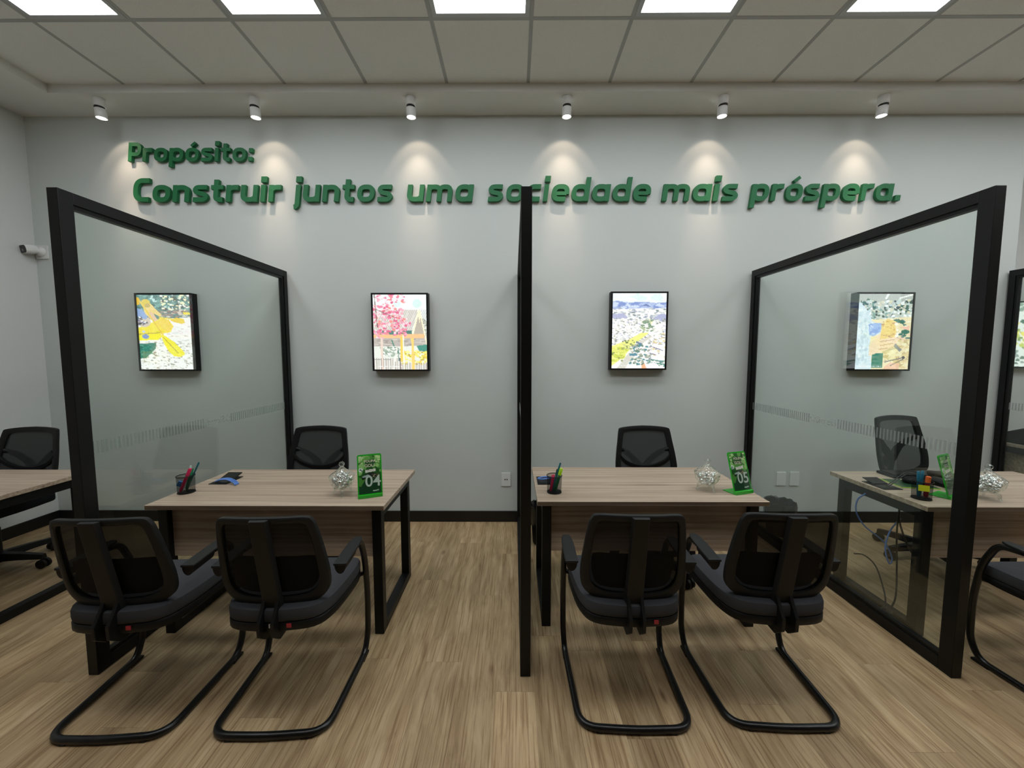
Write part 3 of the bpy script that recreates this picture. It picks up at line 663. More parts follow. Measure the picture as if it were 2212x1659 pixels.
def sheet(mb, outer, fy, dy=0, rowsn=9):
    # fill an outline (mirrored) with a curved sheet
    h = len(outer) // 2; R_ = outer[:h]; k = len(mb.v); m = 8
    for x, z in R_:
        for i in range(m + 1):
            xx = -x + 2 * x * i / m; mb.v.append((xx, fy(xx, z) + dy, z))
    for j in range(h - 1):
        for i in range(m): a = k + j * (m + 1) + i; mb.f.append([a, a + 1, a + m + 2, a + m + 1])
    return mb
def inset(rows_, d, top, bot):
    z0, z1 = rows_[0][0], rows_[-1][0]; out = []
    for z, hw in rows_:
        t = (z - z0) / (z1 - z0); out.append((z0 + bot + t * (z1 - z0 - bot - top), max(.0, hw - d if hw > d else 0)))
    return out
def cushion(outl, z0, z1, fy=None, r=.018):
    # rounded pad from a plan outline
    mb = MB(); c = Vector((sum(p[0] for p in outl) / len(outl), sum(p[1] for p in outl) / len(outl)))
    def ring(s, z): return [((p[0] - c.x) * s + c.x, (p[1] - c.y) * s + c.y, z + (fy(p[0], p[1]) if fy else 0)) for p in outl]
    mb.loops([ring(.955, z0), ring(.99, z0 + r * .4), ring(1., z0 + r), ring(1., z1 - r), ring(.985, z1 - r * .35), ring(.95, z1 - .004), ring(.7, z1 + .004), ring(.3, z1 + .006)])
    return mb
def visitor_chair():
    r = empty('visitor_chair')
    # sled frame: rear bar on the floor, runners forward, legs up to the armrests
    half = [(0, -.237, .0155), (.226, -.226, .0155), (.243, .185, .0155), (.247, .228, .10), (.249, .230, .30), (.249, .205, .50), (.249, .150, .622), (.249, .06, .630)]
    pts = [Vector((-x, y, z)) for x, y, z in reversed(half)] + [Vector(q) for q in half[1:]]
    MB().tube(fillet(pts, .075, 7), .0145, 12).build('sled_frame', 'tube', r, smooth=True)
    for s in (-1, 1):
        MB().tube([(s * .249, .222, .42), (s * .19, .20, .405), (s * .12, .18, .405)], .011, 8).build('seat_bracket', 'tube', r, smooth=True)
        MB().box(s * .243 - .012, s * .243 + .012, .140, .212, 0, .012).build('foot_pad', 'plastic', r, bevel=.003)
        MB().box(s * .15 - .012, s * .15 + .012, -.243, -.220, 0, .012).build('foot_pad', 'plastic', r, bevel=.003)
        # armrest pad with a rounded bracket under its rear end
        m = MB(); pr_ = [(-.028, -.100), (.028, -.100), (.028, .04), (.024, .10), (.014, .128), (-.014, .128), (-.024, .10), (-.028, .04)]
        m.prism(pr_, lambda a, b: (s * .250 + a, b, .632 + .008 * (b + .1) / .2), lambda a, b: (s * .250 + a, b, .644 + .008 * (b + .1) / .2))
        ap = m.build('armrest', 'plastic2', r, bevel=.004)
        m = MB(); hc = [(.023 * math.cos(R(180 + 18 * k)), .632 + .036 * math.sin(R(180 + 18 * k))) for k in range(11)]
        m.prism(hc, lambda a, b: (s * .250 + a, -.096, b), lambda a, b: (s * .250 + a, .03, b + .006)); m.build('armrest_bracket', 'plastic', ap)
    MB().box(-.13, .13, .04, .19, .378, .403).build('under_seat_plate', 'black', r, bevel=.003)
    MB().tube([(-.13, .18, .400), (.13, .18, .400)], .011, 8).build('cross_tube', 'tube', r, smooth=True)
    plan = [(p.x, p.y) for p in crom([(-.165, -.155, 0), (-.05, -.178, 0), (.05, -.178, 0), (.165, -.155, 0), (.212, -.08, 0), (.230, .06, 0), (.230, .18, 0), (.20, .238, 0), (.1, .252, 0), (-.1, .252, 0), (-.20, .238, 0), (-.230, .18, 0), (-.230, .06, 0), (-.212, -.08, 0)], 4, closed=True)]
    cushion(plan, .405, .444, r=.006).build('seat_pan', 'plastic', r, smooth=True)
    cu = cushion(plan, .440, .502, lambda x, y: -.010 * max(0, (y - .14) / .11) ** 2).build('seat', 'seat', r, smooth=True)
    rows_ = [(.484, .0), (.487, .10), (.503, .165), (.545, .208), (.62, .217), (.73, .208), (.82, .196), (.868, .184), (.886, .160), (.890, .08), (.891, 0)]
    ins = [(.526, .0), (.529, .09), (.541, .140), (.570, .172), (.62, .182), (.73, .177), (.81, .169), (.850, .160), (.862, .140), (.864, .08), (.864, 0)]
    out, inn = outline(rows_), outline(ins); fy = lambda x, z: -.128 - (z - .49) * .19 + .75 * x * x
    frame_ring(MB(), out, inn, fy, .026).build('backrest_frame', 'plastic2', r, smooth=True)
    sheet(MB(), inn, fy).build('backrest_mesh', 'mesh', r, smooth=True)
    lp = [(.540, .0), (.542, .10), (.555, .145), (.60, .165), (.67, .168), (.692, .155), (.697, .1), (.698, 0)]
    lo = outline(lp); m = MB(); n_ = len(lo)
    sheet(m, lo, fy, .012); sheet(m, lo, fy, .03); m.build('lumbar_pad', 'seat2', r, smooth=True)
    # central spine and its two prongs reaching under the seat
    m = MB(); zs = [.888, .78, .68, .58, .490]; sec = []
    for z in zs:
        y = -.128 - (z - .49) * .19; wd = .036 + .004 * (.906 - z) / .38
        sec.append([(-wd, y - .012, z), (-wd * .82, y - .034, z), (wd * .82, y - .034, z), (wd, y - .012, z)])
    m.loops(sec).build('spine', 'plastic2', r, bevel=.003)
    for s in (-1, 1):
        m = MB(); path = [(-.152, .535, .020), (-.172, .495, .024), (-.198, .455, .026), (-.196, .415, .027), (-.165, .385, .024), (-.10, .385, .018), (.05, .392, .010)]
        rg = []
        for i, (y, z, d) in enumerate(path):
            a = path[max(0, i - 1)]; b = path[min(len(path) - 1, i + 1)]; t = Vector((b[0] - a[0], b[1] - a[1])).normalized(); nx = Vector((-t.y, t.x))
            rg.append([(s * .027 + dx, y + nx.x * d * k, z + nx.y * d * k) for dx, k in ((-.007, -.7), (.007, -.7), (.007, .7), (-.007, .7))])
        m.loops(rg).build('back_prong', 'plastic', r, bevel=.002, smooth=False)
    return r
def seat_tag(ch, x, mat, name, w=.018, z=.432):
    MB().box(x - w / 2, x + w / 2, -.1825, -.1795, z - .007, z + .009).build(name, mat, ch)
proto = None
for (x, y, a, lab, tags) in [(-1.622, 1.634, 3.0, 'black mesh-back visitor chair at desk 04, beside the left glass partition', [(.075, 'red')]),
                       (-.988, 1.652, 2.5, 'black mesh-back visitor chair at desk 04, right of the pair', [(.005, 'cardw'), (.075, 'red')]),
                       (.50, 1.684, -1, 'black mesh-back visitor chair at desk 05, left of the pair', [(.085, 'red')]),
                       (1.118, 1.695, -1.5, 'black mesh-back visitor chair at desk 05, beside the right glass partition', [(.03, 'cardw')]),
                       (2.545, 1.63, 0, 'visitor chair cut off at the right edge, its seat half visible', [])]:
    ch = visitor_chair() if proto is None else copy_tree(proto)
    proto = proto or ch
    ch.location = (x, y, 0); ch.rotation_euler = (0, 0, R(a)); tag(ch, lab, 'chair', 'sled-base visitor chairs')
    ch['tags'] = 0
    CH = globals().setdefault('VCH', []); CH.append((ch, tags))
for ch, tags in VCH:
    del ch['tags']
    for x, c in tags: seat_tag(ch, x, c, 'red_tag' if c == 'red' else 'white_tag')

# ------------------------------------------------------------------ staff swivel chair
def staff_chair(lift=0., net='mesh2', brace=True, brot=0):
    r = empty('swivel_chair'); L = lift
    MB().lathe([(.03, .055), (.045, .06), (.045, .115), (.03, .125)], 20).build('hub', 'plastic', r, smooth=True)
    MB().lathe([(.030, .12), (.030, .30)], 16).build('gas_sleeve', 'plastic', r, smooth=True)
    MB().lathe([(.018, .29), (.018, .41 + L)], 16).build('gas_piston', 'tube', r, smooth=True)
    for k in range(5):
        a = R(72 * k + 18 + brot); d = Vector((math.cos(a), math.sin(a), 0)); n = Vector((-d.y, d.x, 0)); rg = []
        for t, z, hw, hh in ((.03, .096, .030, .028), (.16, .094, .026, .022), (.30, .084, .020, .016)):
            c = d * t; c.z = z; rg.append([c - n * hw + Vector((0, 0, -hh)), c + n * hw + Vector((0, 0, -hh)), c + n * hw * .7 + Vector((0, 0, hh)), c - n * hw * .7 + Vector((0, 0, hh))])
        arm = MB().loops(rg).build('base_arm', 'plastic', r, bevel=.003)
        m = MB(); c = d * .292
        for s in (-1, 1):
            T = Matrix.Translation(c + n * s * .016 + Vector((0, 0, .0325))) @ Matrix.Rotation(a + R(90), 4, 'Z') @ Matrix.Rotation(R(90), 4, 'Y')
            m.lathe([(.024, -.012), (.032, -.008), (.032, .008), (.024, .012)], 16, T=T)
        m.lathe([(.008, .04), (.008, .07)], 8, c=(c.x, c.y, 0)); m.build('caster', 'plastic', arm, smooth=True)
    MB().box(-.09, .09, -.12, .10, .40 + L, .435 + L).build('mechanism', 'plastic', r, bevel=.006)
    MB().tube([(.09, .02, .415 + L), (.24, .03, .41 + L)], .006, 8).build('lever', 'plastic', r)
    plan = [(p.x, p.y) for p in crom([(-.18, -.21, 0), (.18, -.21, 0), (.235, -.12, 0), (.245, .1, 0), (.21, .23, 0), (0, .25, 0), (-.21, .23, 0), (-.245, .1, 0), (-.235, -.12, 0)], 5, closed=True)]
    cushion(plan, .432 + L, .5 + L).build('seat', 'seat2', r, smooth=True)
    rows_ = [(.50, .0), (.502, .10), (.52, .182), (.57, .224), (.66, .236), (.76, .228), (.86, .212), (.935, .200), (.957, .184), (.967, .10), (.971, 0)]
    ins = [(.54, .0), (.542, .09), (.555, .138), (.585, .182), (.66, .195), (.76, .188), (.85, .174), (.904, .164), (.924, .150), (.933, .09), (.936, 0)]
    rows_ = [(z + L, h) for z, h in rows_]; ins = [(z + L, h) for z, h in ins]
    fy = lambda x, z: -.20 - (z - L - .5) * .20 + .55 * x * x
    out, inn = outline(rows_), outline(ins)
    frame_ring(MB(), out, inn, fy, .026).build('backrest_frame', 'plastic', r, smooth=True)
    sheet(MB(), inn, fy).build('backrest_mesh', net, r, smooth=True)
    # curved brace across the lower part of the frame
    pts = crom([(x, 0, z) for x, z in ((-.20, .752), (-.15, .702), (-.07, .668), (0, .660), (.07, .668), (.15, .702), (.20, .752))], 5); rg = []
    for q in pts:
        x, z = q.x, q.z + L; rg.append([(x, fy(x, z) - .012, z - .016), (x, fy(x, z) + .012, z - .016), (x, fy(x, z) + .012, z + .016), (x, fy(x, z) - .012, z + .016)])
    if brace: MB().loops(rg).build('backrest_brace', 'plastic', r, bevel=.003)
    m = MB(); y0 = -.20
    m.tube(crom([(0, -.05, .41 + L), (0, -.20, .42 + L), (0, -.275, .50 + L), (0, -.275, .60 + L), (0, -.268, .66 + L)], 6), .026, 10, flat=.6)
    for s in (-1, 1): m.tube(crom([(0, -.275, .62 + L), (s * .06, -.285, .70 + L), (s * .13, -.272, .765 + L), (s * .19, -.245, .80 + L)], 5), [.026] * 6 + [.022] * 5 + [.017] * 5, 10)
    m.build('spine', 'plastic', r, smooth=True)
    MB().lathe([(.0, -.012), (.05, -.01), (.055, .0), (.05, .01), (.0, .012)], 20, T=Matrix.Translation((0, -.300, .60 + L)) @ Matrix.Rotation(R(90), 4, 'X')).build('adjust_knob', 'plastic', r, smooth=True)
    return r
sc = staff_chair(0, brot=22)
for k, (x, y, a, lab) in enumerate([(1.02, 2.69, 183, 'black mesh-back swivel chair behind the desk right of the middle post'), (-1.50, 2.68, 178, 'black mesh-back swivel chair close to the left partition post, behind sign 04'), (-3.66, 2.62, 182, 'black mesh-back swivel chair behind the desk at the left edge')]):
    c = sc if k == 0 else copy_tree(sc)
    c.location = (x, y, 0); c.rotation_euler = (0, 0, R(a)); tag(c, lab, 'chair', 'mesh-back swivel chairs')
c = staff_chair(.065, 'mesh3', False, -24); c.location = (3.10, 2.81, 0); c.rotation_euler = (0, 0, R(190)); tag(c, 'swivel chair behind the striped right glass, its spine showing through the mesh', 'chair', 'mesh-back swivel chairs')

# ------------------------------------------------------------------ desktop things
def pen_cup(x, y, label):
    r = empty('pen_cup', (x, y, DZ + .0004)); rad, h = .043, .098
    m = MB(); m.lathe([(rad - .003, .002), (rad, h)], 36, cap=False); m.build('wire_wall', 'cupnet', r, smooth=True)
    MB().lathe([(rad - .003, .0), (rad - .001, .001), (rad - .001, .005), (rad - .004, .006)], 36).build('base', 'black', r, smooth=True)
    MB().tube([(math.cos(R(10 * k)) * rad, math.sin(R(10 * k)) * rad, h) for k in range(36)], .0024, 8, closed=True).build('rim', 'black', r, smooth=True)
    return tag(r, label, 'pen cup', 'black wire mesh pen cups')
M['cupnet'] = see_through('wire_net', (10, 10, 11), .42)
def stick(name, base, tip, r, mat, label, cat, capmat=None, group=None):
    a, b = Vector(base), Vector(tip); d = (b - a); L = d.length; q = d.to_track_quat('Z', 'Y')
    root = empty(name, base); root.rotation_mode = 'QUATERNION'; root.rotation_quaternion = q
    r *= 1.2
    MB().lathe([(r * .35, 0), (r, .010), (r, L * .70)], 10).build('barrel', mat, root, smooth=True)
    MB().lathe([(r * 1.12, L * .70), (r * 1.12, L - .004), (r * .7, L)], 10).build('cap', capmat or mat, root, smooth=True)
    return tag(root, label, cat, group)
def jar(x, y, label, group, fill=.0, n=16, clabel='', s=1.27, foil_top=False):
    r = empty('candy_jar', (x, y, DZ)); rad = .052 * s
    prof = [(.010, .030), (.026, .031), (.040, .040), (.050, .056), (.0535, .072), (.053, .080)]
    MB().lathe([(a * s, b * s) for a, b in prof], 32, cap=False).build('bowl', 'jar', r, smooth=True)
    lid = MB().lathe([(a * s, b * s) for a, b in [(.0545, .080), (.055, .084), (.047, .093), (.033, .103), (.018, .113), (.010, .122), (.007, .127)]], 32, cap=False).build('lid', 'jar', r, smooth=True)
    MB().lathe([(a * s, b * s) for a, b in [(.005, .126), (.010, .130), (.0125, .137), (.010, .144), (.004, .148), (.001, .1485)]], 16).build('knob', 'jar', lid, smooth=True)
    for k in range(3):
        a = R(120 * k - 90 + 20); d = Vector((math.cos(a), math.sin(a), 0))
        MB().tube([d * .026 * s + Vector((0, 0, .036 * s)), d * .036 * s + Vector((0, 0, .022 * s)), d * .038 * s + Vector((0, 0, .010 * s)), d * .046 * s + Vector((0, 0, .003))], [.010 * s, .008 * s, .005 * s, .004], 8).build('foot', 'jar', r, smooth=True)
    tag(r, label, 'candy jar', 'footed glass candy jars')
    spotsc = [(.0, .0, .042)] + [(.026 * math.cos(R(60 * k)), .026 * math.sin(R(60 * k)), .047) for k in range(6)] + [(.034 * math.cos(R(52 * k + 20)), .034 * math.sin(R(52 * k + 20)), .066) for k in range(7)] + [(.0, 0, .062)] + [(.02 * math.cos(R(90 * k + 10)), .02 * math.sin(R(90 * k + 10)), .084) for k in range(4)] + [(0, 0, .098)]
    for k in range(min(n, len(spotsc))):
        px, py, pz = [v * s for v in spotsc[k]]
        global CANDY
        if CANDY is None:
            CANDY = empty('wrapped_candy'); m = MB()
            prf = [(.0015, -.009), (.006, -.0075), (.0085, -.003), (.009, .001), (.007, .006), (.0015, .009)]
            m.lathe(prf, 9); m.build('candy', 'foil', CANDY)
            for sg in (-1, 1):
                m = MB(); m.prism([(.008, -.003), (.017, -.008), (.016, 0), (.018, .007), (.008, .003)], lambda a, b: (sg * a, b, -.0008), lambda a, b: (sg * a, b, .0012)); m.build('wrapper_twist', 'foil', CANDY)
            c = CANDY
        else: c = copy_tree(CANDY)
        c.location = (x + px, y + py, DZ + pz); c.rotation_euler = (random.uniform(-1, 1), random.uniform(-1, 1), random.uniform(0, 6.28)); c.scale = (1.05 * s,) * 3
        tag(c, clabel, 'candy', group)
CANDY = None
def sign(x, y, rz, num, label, tilt=14):
    r = empty('desk_sign', (x, y, DZ + .0004), R(rz)); w, h, t = .128, .232, .004
    # green acrylic: foot, leaning plate, front lip
    MB().box(-w / 2, w / 2, .004, .085, 0, .004).build('foot', 'gacry', r, bevel=.001)
    MB().box(-w / 2, w / 2, -.006, .008, 0, .018).build('lip', 'gacry', r, bevel=.001)
    pl = MB(); pp = rrect(w, h, .01); pl.prism(pp, lambda a, b: (a, 0, b + h / 2), lambda a, b: (a, t, b + h / 2))
    plo = pl.build('plate', 'gacry', r, loc=(0, .002, .004), rot=(R(-tilt), 0, 0))
    p = Pic(56, 100, (46, 104, 44))
    p.speck(0, 1, 0, .45, 60, [(84, 150, 66), (150, 200, 120), (36, 92, 36), (110, 176, 84)], (.05, .14), 1.2); p.speck(.0, .25, .02, .2, 8, [(190, 226, 160)], (.03, .08)); p.speck(.8, 1, .02, .2, 8, [(196, 230, 160)], (.03, .08))
    p.poly([(0, .62), (1, .55), (1, 1), (0, 1)], (30, 74, 46)); p.poly([(0, .55), (.3, .62), (.1, .8), (0, .78)], (96, 160, 70)); p.poly([(.3, .12), (.72, .1), (.74, .26), (.5, .32), (.3, .27)], (40, 88, 40))
    p.disc(.1, .37, .1, .055, (228, 240, 234)); p.speck(.04, .16, .34, .4, 5, [(40, 90, 60)], (.02, .03), 1)
    p.poly([(.3, .385), (.76, .36), (.77, .425), (.31, .45)], (232, 230, 220)); p.line(.36, .41, .7, .395, .008, (150, 146, 140))
    p.poly([(.16, .55), (.3, .49), (.5, .455), (.76, .47), (.82, .53), (.8, .58), (.2, .61)], (40, 44, 46)); p.poly([(.16, .54), (.42, .5), (.52, .53), (.44, .57), (.18, .575)], (206, 214, 216)); p.disc(.5, .58, .05, .035, (20, 22, 24)); p.disc(.2, .6, .06, .03, (24, 26, 28)); p.speck(.56, .9, .5, .6, 14, [(206, 180, 120), (120, 90, 60), (236, 224, 190)], (.02, .04))
    p.poly([(.62, .925), (.9, .91), (.9, .94), (.63, .955)], (206, 220, 210))
    p.grain(4); p.build('card', 'card', plo, w - .014, h - .026, loc=(0, -.0006, .018))
    for s_, zz, sz, mt, xx in (('POUPA', .187, .019, 'cream', .002), ('GOL!', .162, .023, 'cream', .0), (num, .056, .084, 'cardw', .016)):
        if not s_: continue
        me = text_mesh(s_, sz, 0, .0004 if sz < .05 else .0010); me.materials.append(M[mt])
        o = bpy.data.objects.new('lettering', me); COL.objects.link(o); o.parent = plo; o.location = (xx, -.0012, zz); o.rotation_euler = (R(90), 0, 0)
    MB().box(-w / 2 + .002, w / 2 + .004, -.0042, -.0022, .012, h * .56).build('clear_pocket', 'acry', plo)
    return tag(r, label, 'desk sign', 'green acrylic desk signs')

# desk 04
pen_cup(-1.872, 2.15, 'black wire pen cup with pink marker and blue block on desk 04')
b0 = Vector((-1.872, 2.15, DZ + .008))
def pens(c, items, suffix, group):
    for (name, dx, dy, tx, ty, L, r, mat, cap, lab, cat) in items:
        stick(name, (c[0] + dx, c[1] + dy, DZ + .0085), (c[0] + tx, c[1] + ty, DZ + L), r, mat, lab + suffix, cat, cap, group)
pens((-1.872, 2.15), [('pen', -.012, .012, .012, .026, .150, .0042, 'green', 'clearpen', 'green pen with clear cap', 'pen'), ('pen', .006, -.006, .020, .030, .132, .0042, 'dgreen', 'green', 'dark green pen touching the pink marker', 'pen'),
    ('pencil', -.020, .026, .060, .026, .168, .0036, 'teal', 'teal', 'long teal pencil leaning right', 'pencil'), ('marker', -.022, -.018, .036, -.006, .142, .0068, 'pink', 'pink', 'thick pink marker', 'marker')], ' in the wire cup on desk 04', 'pens on desk 04')
eb = MB().box(-.014, .014, -.006, .006, -.016, .016).build('eraser', 'blue', loc=(-1.893, 2.137, DZ + .055), rot=(.3, .5, .6), bevel=.002); tag(eb, 'light blue eraser block inside the wire cup on desk 04', 'eraser')
def cable(name, pts, r, mat, label, cat='cable', n=8, group=None):
    return tag(MB().tube(crom(pts, n), r, 8).build(name, mat, smooth=True), label, cat, group)
for k in range(3):
    o = .0125 * k
    cable('network_cable', [(-1.83, 2.31 + o, DZ + .0105), (-1.80, 2.30 + o, DZ + .022), (-1.75, 2.293 + o, DZ + .028), (-1.70, 2.28 + o, DZ + .016), (-1.672, 2.262 + o, DZ + .0052)], .0042, 'cable', 'light blue cable lying across the outlet on desk 04', group='bundled blue cables on desk 04')
jar(-.966, 2.125, 'footed glass candy jar packed to the lid on desk 04', 'candies in the jar on desk 04', n=20, clabel='silver wrapped candy in the full jar on desk 04')
sign(-.790, 2.075, 22, '04', 'green acrylic desk sign numbered 04 beside the packed candy jar')
# desk 05
pen_cup(.232, 2.165, 'black wire pen cup with lime highlighter on desk 05')
pens((.232, 2.165), [('pen', -.014, -.008, .036, .012, .168, .0042, 'teal', 'teal', 'teal pen standing tallest', 'pen'), ('highlighter', .004, -.004, .040, -.002, .140, .0075, 'green', 'lime', 'green highlighter with lime cap', 'highlighter'),
    ('pen', -.004, .014, .020, .022, .128, .0042, 'dgreen', 'black', 'dark green pen behind the lime highlighter', 'pen'), ('marker', -.022, -.012, -.004, .010, .100, .0068, 'pink', 'pink', 'short pink marker', 'marker')], ' in the wire cup on desk 05', 'pens on desk 05')
cable('network_cable', [(.19, 2.385, DZ + .006), (.215, 2.335, DZ + .024), (.17, 2.31, DZ + .028), (.15, 2.345, DZ + .022), (.20, 2.385, DZ + .02), (.24, 2.35, DZ + .018), (.225, 2.30, DZ + .012)], .0042, 'cable', 'looped light blue cable over the outlet on desk 05')
jar(1.121, 2.20, 'footed glass candy jar half full on desk 05', 'candies in the jar on desk 05', n=12, clabel='silver wrapped candy in the half full jar on desk 05')
sign(1.302, 2.14, 18, '05', 'green acrylic desk sign numbered 05 beside the half full candy jar', 16)
# desk 06
pen_cup(2.232, 2.075, 'black wire pen cup with yellow note on the desk behind the right glass')
pens((2.232, 2.075), [('pen', -.012, .006, -.014, .012, .150, .0052, 'bluepen', 'bluepen', 'upright blue pen at left', 'pen'), ('pen', .0, .010, .018, .02, .150, .0052, 'bluepen', 'bluepen', 'slanting blue pen', 'pen'), ('highlighter', .014, -.008, .026, -.004, .126, .0085, 'red', 'orange', 'orange capped highlighter', 'highlighter')], ' in the cup behind the right glass', 'pens behind the right glass')
tag(MB().box(-.022, .022, -.0015, .0015, -.016, .016).build('sticky_note', 'yellow', loc=(2.204, 2.0395, DZ + .070), rot=(R(-10), 0, R(-30))), 'yellow sticky note pad on the front of the pen cup', 'sticky note')
kb = empty('keyboard', (2.64, 2.47, DZ + .0004), R(-3)); MB().box(-.22, .22, -.065, .065, .0, .016).build('case', 'plastic', kb, bevel=.004)
km = None
for j in range(5):
    for i in range(14):
        q = (-.205 + i * .029, -.053 + j * .0215, .016)
        if km is None: km = MB().box(0, .025, 0, .018, 0, .006).build('key', 'black2', kb, loc=q)
        else: share(km, 'key', kb, q)
tag(kb, 'black computer keyboard on the desk behind the right glass', 'keyboard')
fo = empty('folder', (2.40, 2.31, DZ + .0004), R(-8)); MB().box(-.09, .11, -.075, .085, 0, .003).build('cover', 'dgreen', fo); MB().box(-.094, .11, -.079, -.075, 0, .003).build('piping', 'lime', fo); MB().box(-.094, -.090, -.079, .085, 0, .003).build('piping', 'lime', fo)
tag(fo, 'dark green folder with lime edge beside the keyboard', 'folder')
ms = MB(); ms.loops([[(x * s_, y * s_, z) for x, y in rrect(.062, .11, .03)] for s_, z in ((.9, 0), (1, .008), (.97, .02), (.8, .03), (.45, .036))])
tag(ms.build('computer_mouse', 'plastic', loc=(2.44, 2.315, DZ + .0036), rz=R(60), smooth=True), 'black computer mouse lying on the green folder', 'mouse')
ph = empty('desk_phone', (2.62, 2.27, DZ + .0004), R(10)); MB().prism([(-.09, 0), (.09, 0), (.09, .035), (-.09, .012)], lambda a, b: (-.08, a, b), lambda a, b: (.08, a, b)).build('body', 'plastic', ph, bevel=.004)
MB().tube(crom([(-.05, -.08, .05), (-.05, -.04, .06), (-.05, .04, .066), (-.05, .085, .06)], 5), .017, 10).build('handset', 'black2', ph, smooth=True)
pm2 = None
for j in range(4):
    for i in range(3):
        q = (.0 + i * .022, -.06 + j * .022, .018 + j * .003)
        if pm2 is None: pm2 = MB().box(0, .015, 0, .013, 0, .006).build('key', 'grey', ph, loc=q)
        else: share(pm2, 'key', ph, q)
tag(ph, 'black desk telephone behind the pen cup and post', 'telephone')
for k, (dx, dy) in enumerate(((0, 0), (0, .014))):
    cable('desk_cable', [(2.225, 2.25 + dy, DZ + .0098), (2.27, 2.262 + dy, DZ + .03), (2.34, 2.285 + dy, DZ + .06), (2.42, 2.325 + dy, DZ + .065), (2.53, 2.37 + dy, DZ + .03), (2.60, 2.378 + dy, DZ + .004)], .003, 'black2', 'thin black cable arching from the outlet to the keyboard', group='thin black cables behind the right glass')
cable('handset_cord', [(2.70, 2.30, DZ + .02), (2.76, 2.33, DZ + .06), (2.84, 2.36, DZ + .05), (2.87, 2.37, DZ + .005)], .005, 'black2', 'thick black cord rising behind the foil filled jar')
jar(2.585, 2.075, 'glass candy jar full of silver foil beside the right post', 'candies in the jar beside the right post', n=20, clabel='silver wrapped candy in the jar beside the right post', s=1.3)
sign(2.425, 2.085, 24, '', 'green acrylic desk sign half hidden by the right post')
# cables hanging below that desk
cable('network_cable', [(2.165, 2.33, .67), (2.145, 2.36, .62), (2.15, 2.37, .54), (2.20, 2.36, .45), (2.30, 2.33, .36), (2.335, 2.31, .27), (2.31, 2.30, .24), (2.29, 2.31, .33), (2.33, 2.33, .43), (2.42, 2.36, .50)], .0042, 'cable', 'blue cable hanging in a loop below the desk behind the right glass')
cable('power_cable', [(2.24, 2.19, .665), (2.23, 2.19, .5), (2.225, 2.17, .3), (2.20, 2.14, .12), (2.135, 2.12, .05), (2.13, 2.12, .075), (2.132, 2.12, .062)], .0045, 'black2', 'black power cable hanging straight from the desk to the floor rail')
cable('power_cable', [(2.245, 2.20, .665), (2.27, 2.22, .55), (2.36, 2.26, .40), (2.46, 2.30, .28), (2.50, 2.31, .20), (2.47, 2.29, .12), (2.49, 2.30, .22), (2.53, 2.31, .10), (2.48, 2.28, .005)], .005, 'black2', 'black power cable slanting down into a tangle near the swivel chair')
cable('power_cable', [(2.18, 2.40, .25), (2.21, 2.36, .26), (2.23, 2.30, .22), (2.21, 2.22, .12), (2.16, 2.15, .07)], .004, 'black2', 'short black cable arching low behind the right glass')
tag(MB().lathe([(.024, 0), (.026, .004), (.018, .016), (.008, .024)], 18).build('cable_outlet', 'plastic', loc=(2.145, 2.13, .0505), smooth=True), 'round black cable outlet on the floor rail of the desk', 'cable outlet')
# thing on the far right desk
pr2 = empty('office_machine', (4.60, 3.40, DZ)); MB().prism([(-.14, 0), (.16, 0), (.16, .06), (.06, .10), (-.10, .17), (-.14, .15)], lambda a, b: (-.16, a, b), lambda a, b: (.20, a, b)).build('body', 'plastic', pr2, bevel=.01); MB().box(-.1, .14, -.145, -.135, .05, .11).build('tray', 'lcd', pr2)
tag(pr2, 'black office machine on the desk at the right edge', 'office machine')

# ------------------------------------------------------------------ bins
def bin_(x, y, h, label):
    r = empty('waste_bin', (x, y, 0)); MB().lathe([(.088, 0), (.09, .003), (.112, h - .01), (.114, h)], 28, cap=False).build('bucket', 'plastic', r, smooth=True)
    MB().lathe([(0, .004), (.088, .004)], 28, cap=False).build('bucket_floor', 'plastic', r)
    m = MB(); rg = []
    for rr, z in ((.108, h - .15), (.116, h - .10), (.121, h - .02), (.118, h + .012), (.108, h + .008), (.095, h - .06), (.05, h - .12), (.01, h - .13)):
        rg.append([((rr + random.uniform(-.004, .004)) * math.cos(R(10 * k)), (rr + random.uniform(-.004, .004)) * math.sin(R(10 * k)), z + random.uniform(-.008, .008)) for k in range(36)])
    m.loops(rg, cap=False).build('bin_liner', 'bag', r, smooth=True)
    return tag(r, label, 'waste bin', 'black waste bins with liners')
bin_(2.262, 3.21, .27, 'black waste bin with liner behind the right glass near the wall')
bin_(.245, 3.05, .30, 'black waste bin with liner behind desk 05, mostly hidden by the middle post')

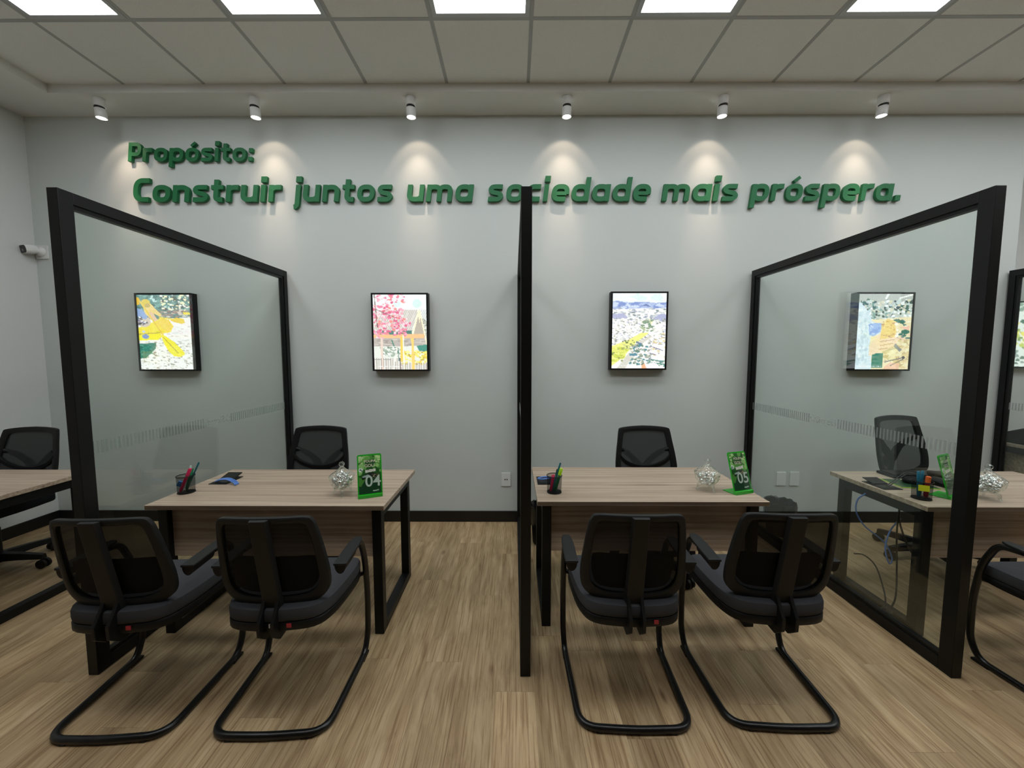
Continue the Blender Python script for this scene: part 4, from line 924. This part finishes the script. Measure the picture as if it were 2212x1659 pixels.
# ------------------------------------------------------------------ wall plates, security camera
def plate(x, z, label, sock):
    r = empty('wall_plate', (x, YW, z)); q = rrect(.084, .124, .006)
    MB().prism(q, lambda a, b: (a, -.008, b), lambda a, b: (a, -.0005, b)).build('cover', 'whitep', r, bevel=.0015)
    if sock:
        i = MB().box(-.02, .02, -.0092, -.008, -.016, .016).build('insert', 'white', r)
        for dx in (-.009, .009): MB().box(dx - .005, dx + .005, -.0098, -.0092, -.005, .006).build('jack', 'black2', i)
    return tag(r, label, 'wall plate', 'white wall plates')
plate(-.070, .393, 'white wall plate with data jacks left of the middle post', True)
plate(2.415, .403, 'blank white wall plate behind the right glass, left of the pair', False)
plate(2.535, .403, 'blank white wall plate behind the right glass, right of the pair', False)
plate(2.02, .40, 'white wall plate beside the 05 sign, left of the right partition', False)
scm = empty('security_camera', (-4.112, YW, 2.412))
MB().prism(rrect(.105, .115, .006), lambda a, b: (a, -.012, b), lambda a, b: (a, -.0005, b)).build('junction_plate', 'white', scm, bevel=.002)
MB().lathe([(.040, 0), (.038, .010), (.022, .024), (.012, .034)], 24, T=Matrix.Translation((.0, -.012, .0)) @ Matrix.Rotation(R(90), 4, 'X')).build('bracket', 'white', scm, smooth=True)
d = Vector((-.30, -.93, -.16)).normalized(); T = Matrix.Translation((-.004, -.040, .012)) @ d.to_track_quat('Z', 'Y').to_matrix().to_4x4()
bd = MB(); rr = rrect(.10, .068, .026); bd.loops([[T @ Vector((x * s_, y * s_, z)) for x, y in rr] for s_, z in ((.5, 0), (.85, .008), (1, .02), (1, .075), (.96, .082))])
bo = bd.build('body', 'white', scm, smooth=True)
bd = MB(); bd.loops([[T @ Vector((x * s_, y * s_, z)) for x, y in rr] for s_, z in ((.92, .081), (.9, .0845))]); bd.build('front_glass', 'lcd', bo)
MB().lathe([(.012, .0845), (.012, .0865)], 18, T=T @ Matrix.Translation((0, -.008, 0))).build('lens_ring', 'grey', bo)
tag(scm, 'white security camera with black face in the left corner', 'security camera')
bpy.context.view_layer.update()
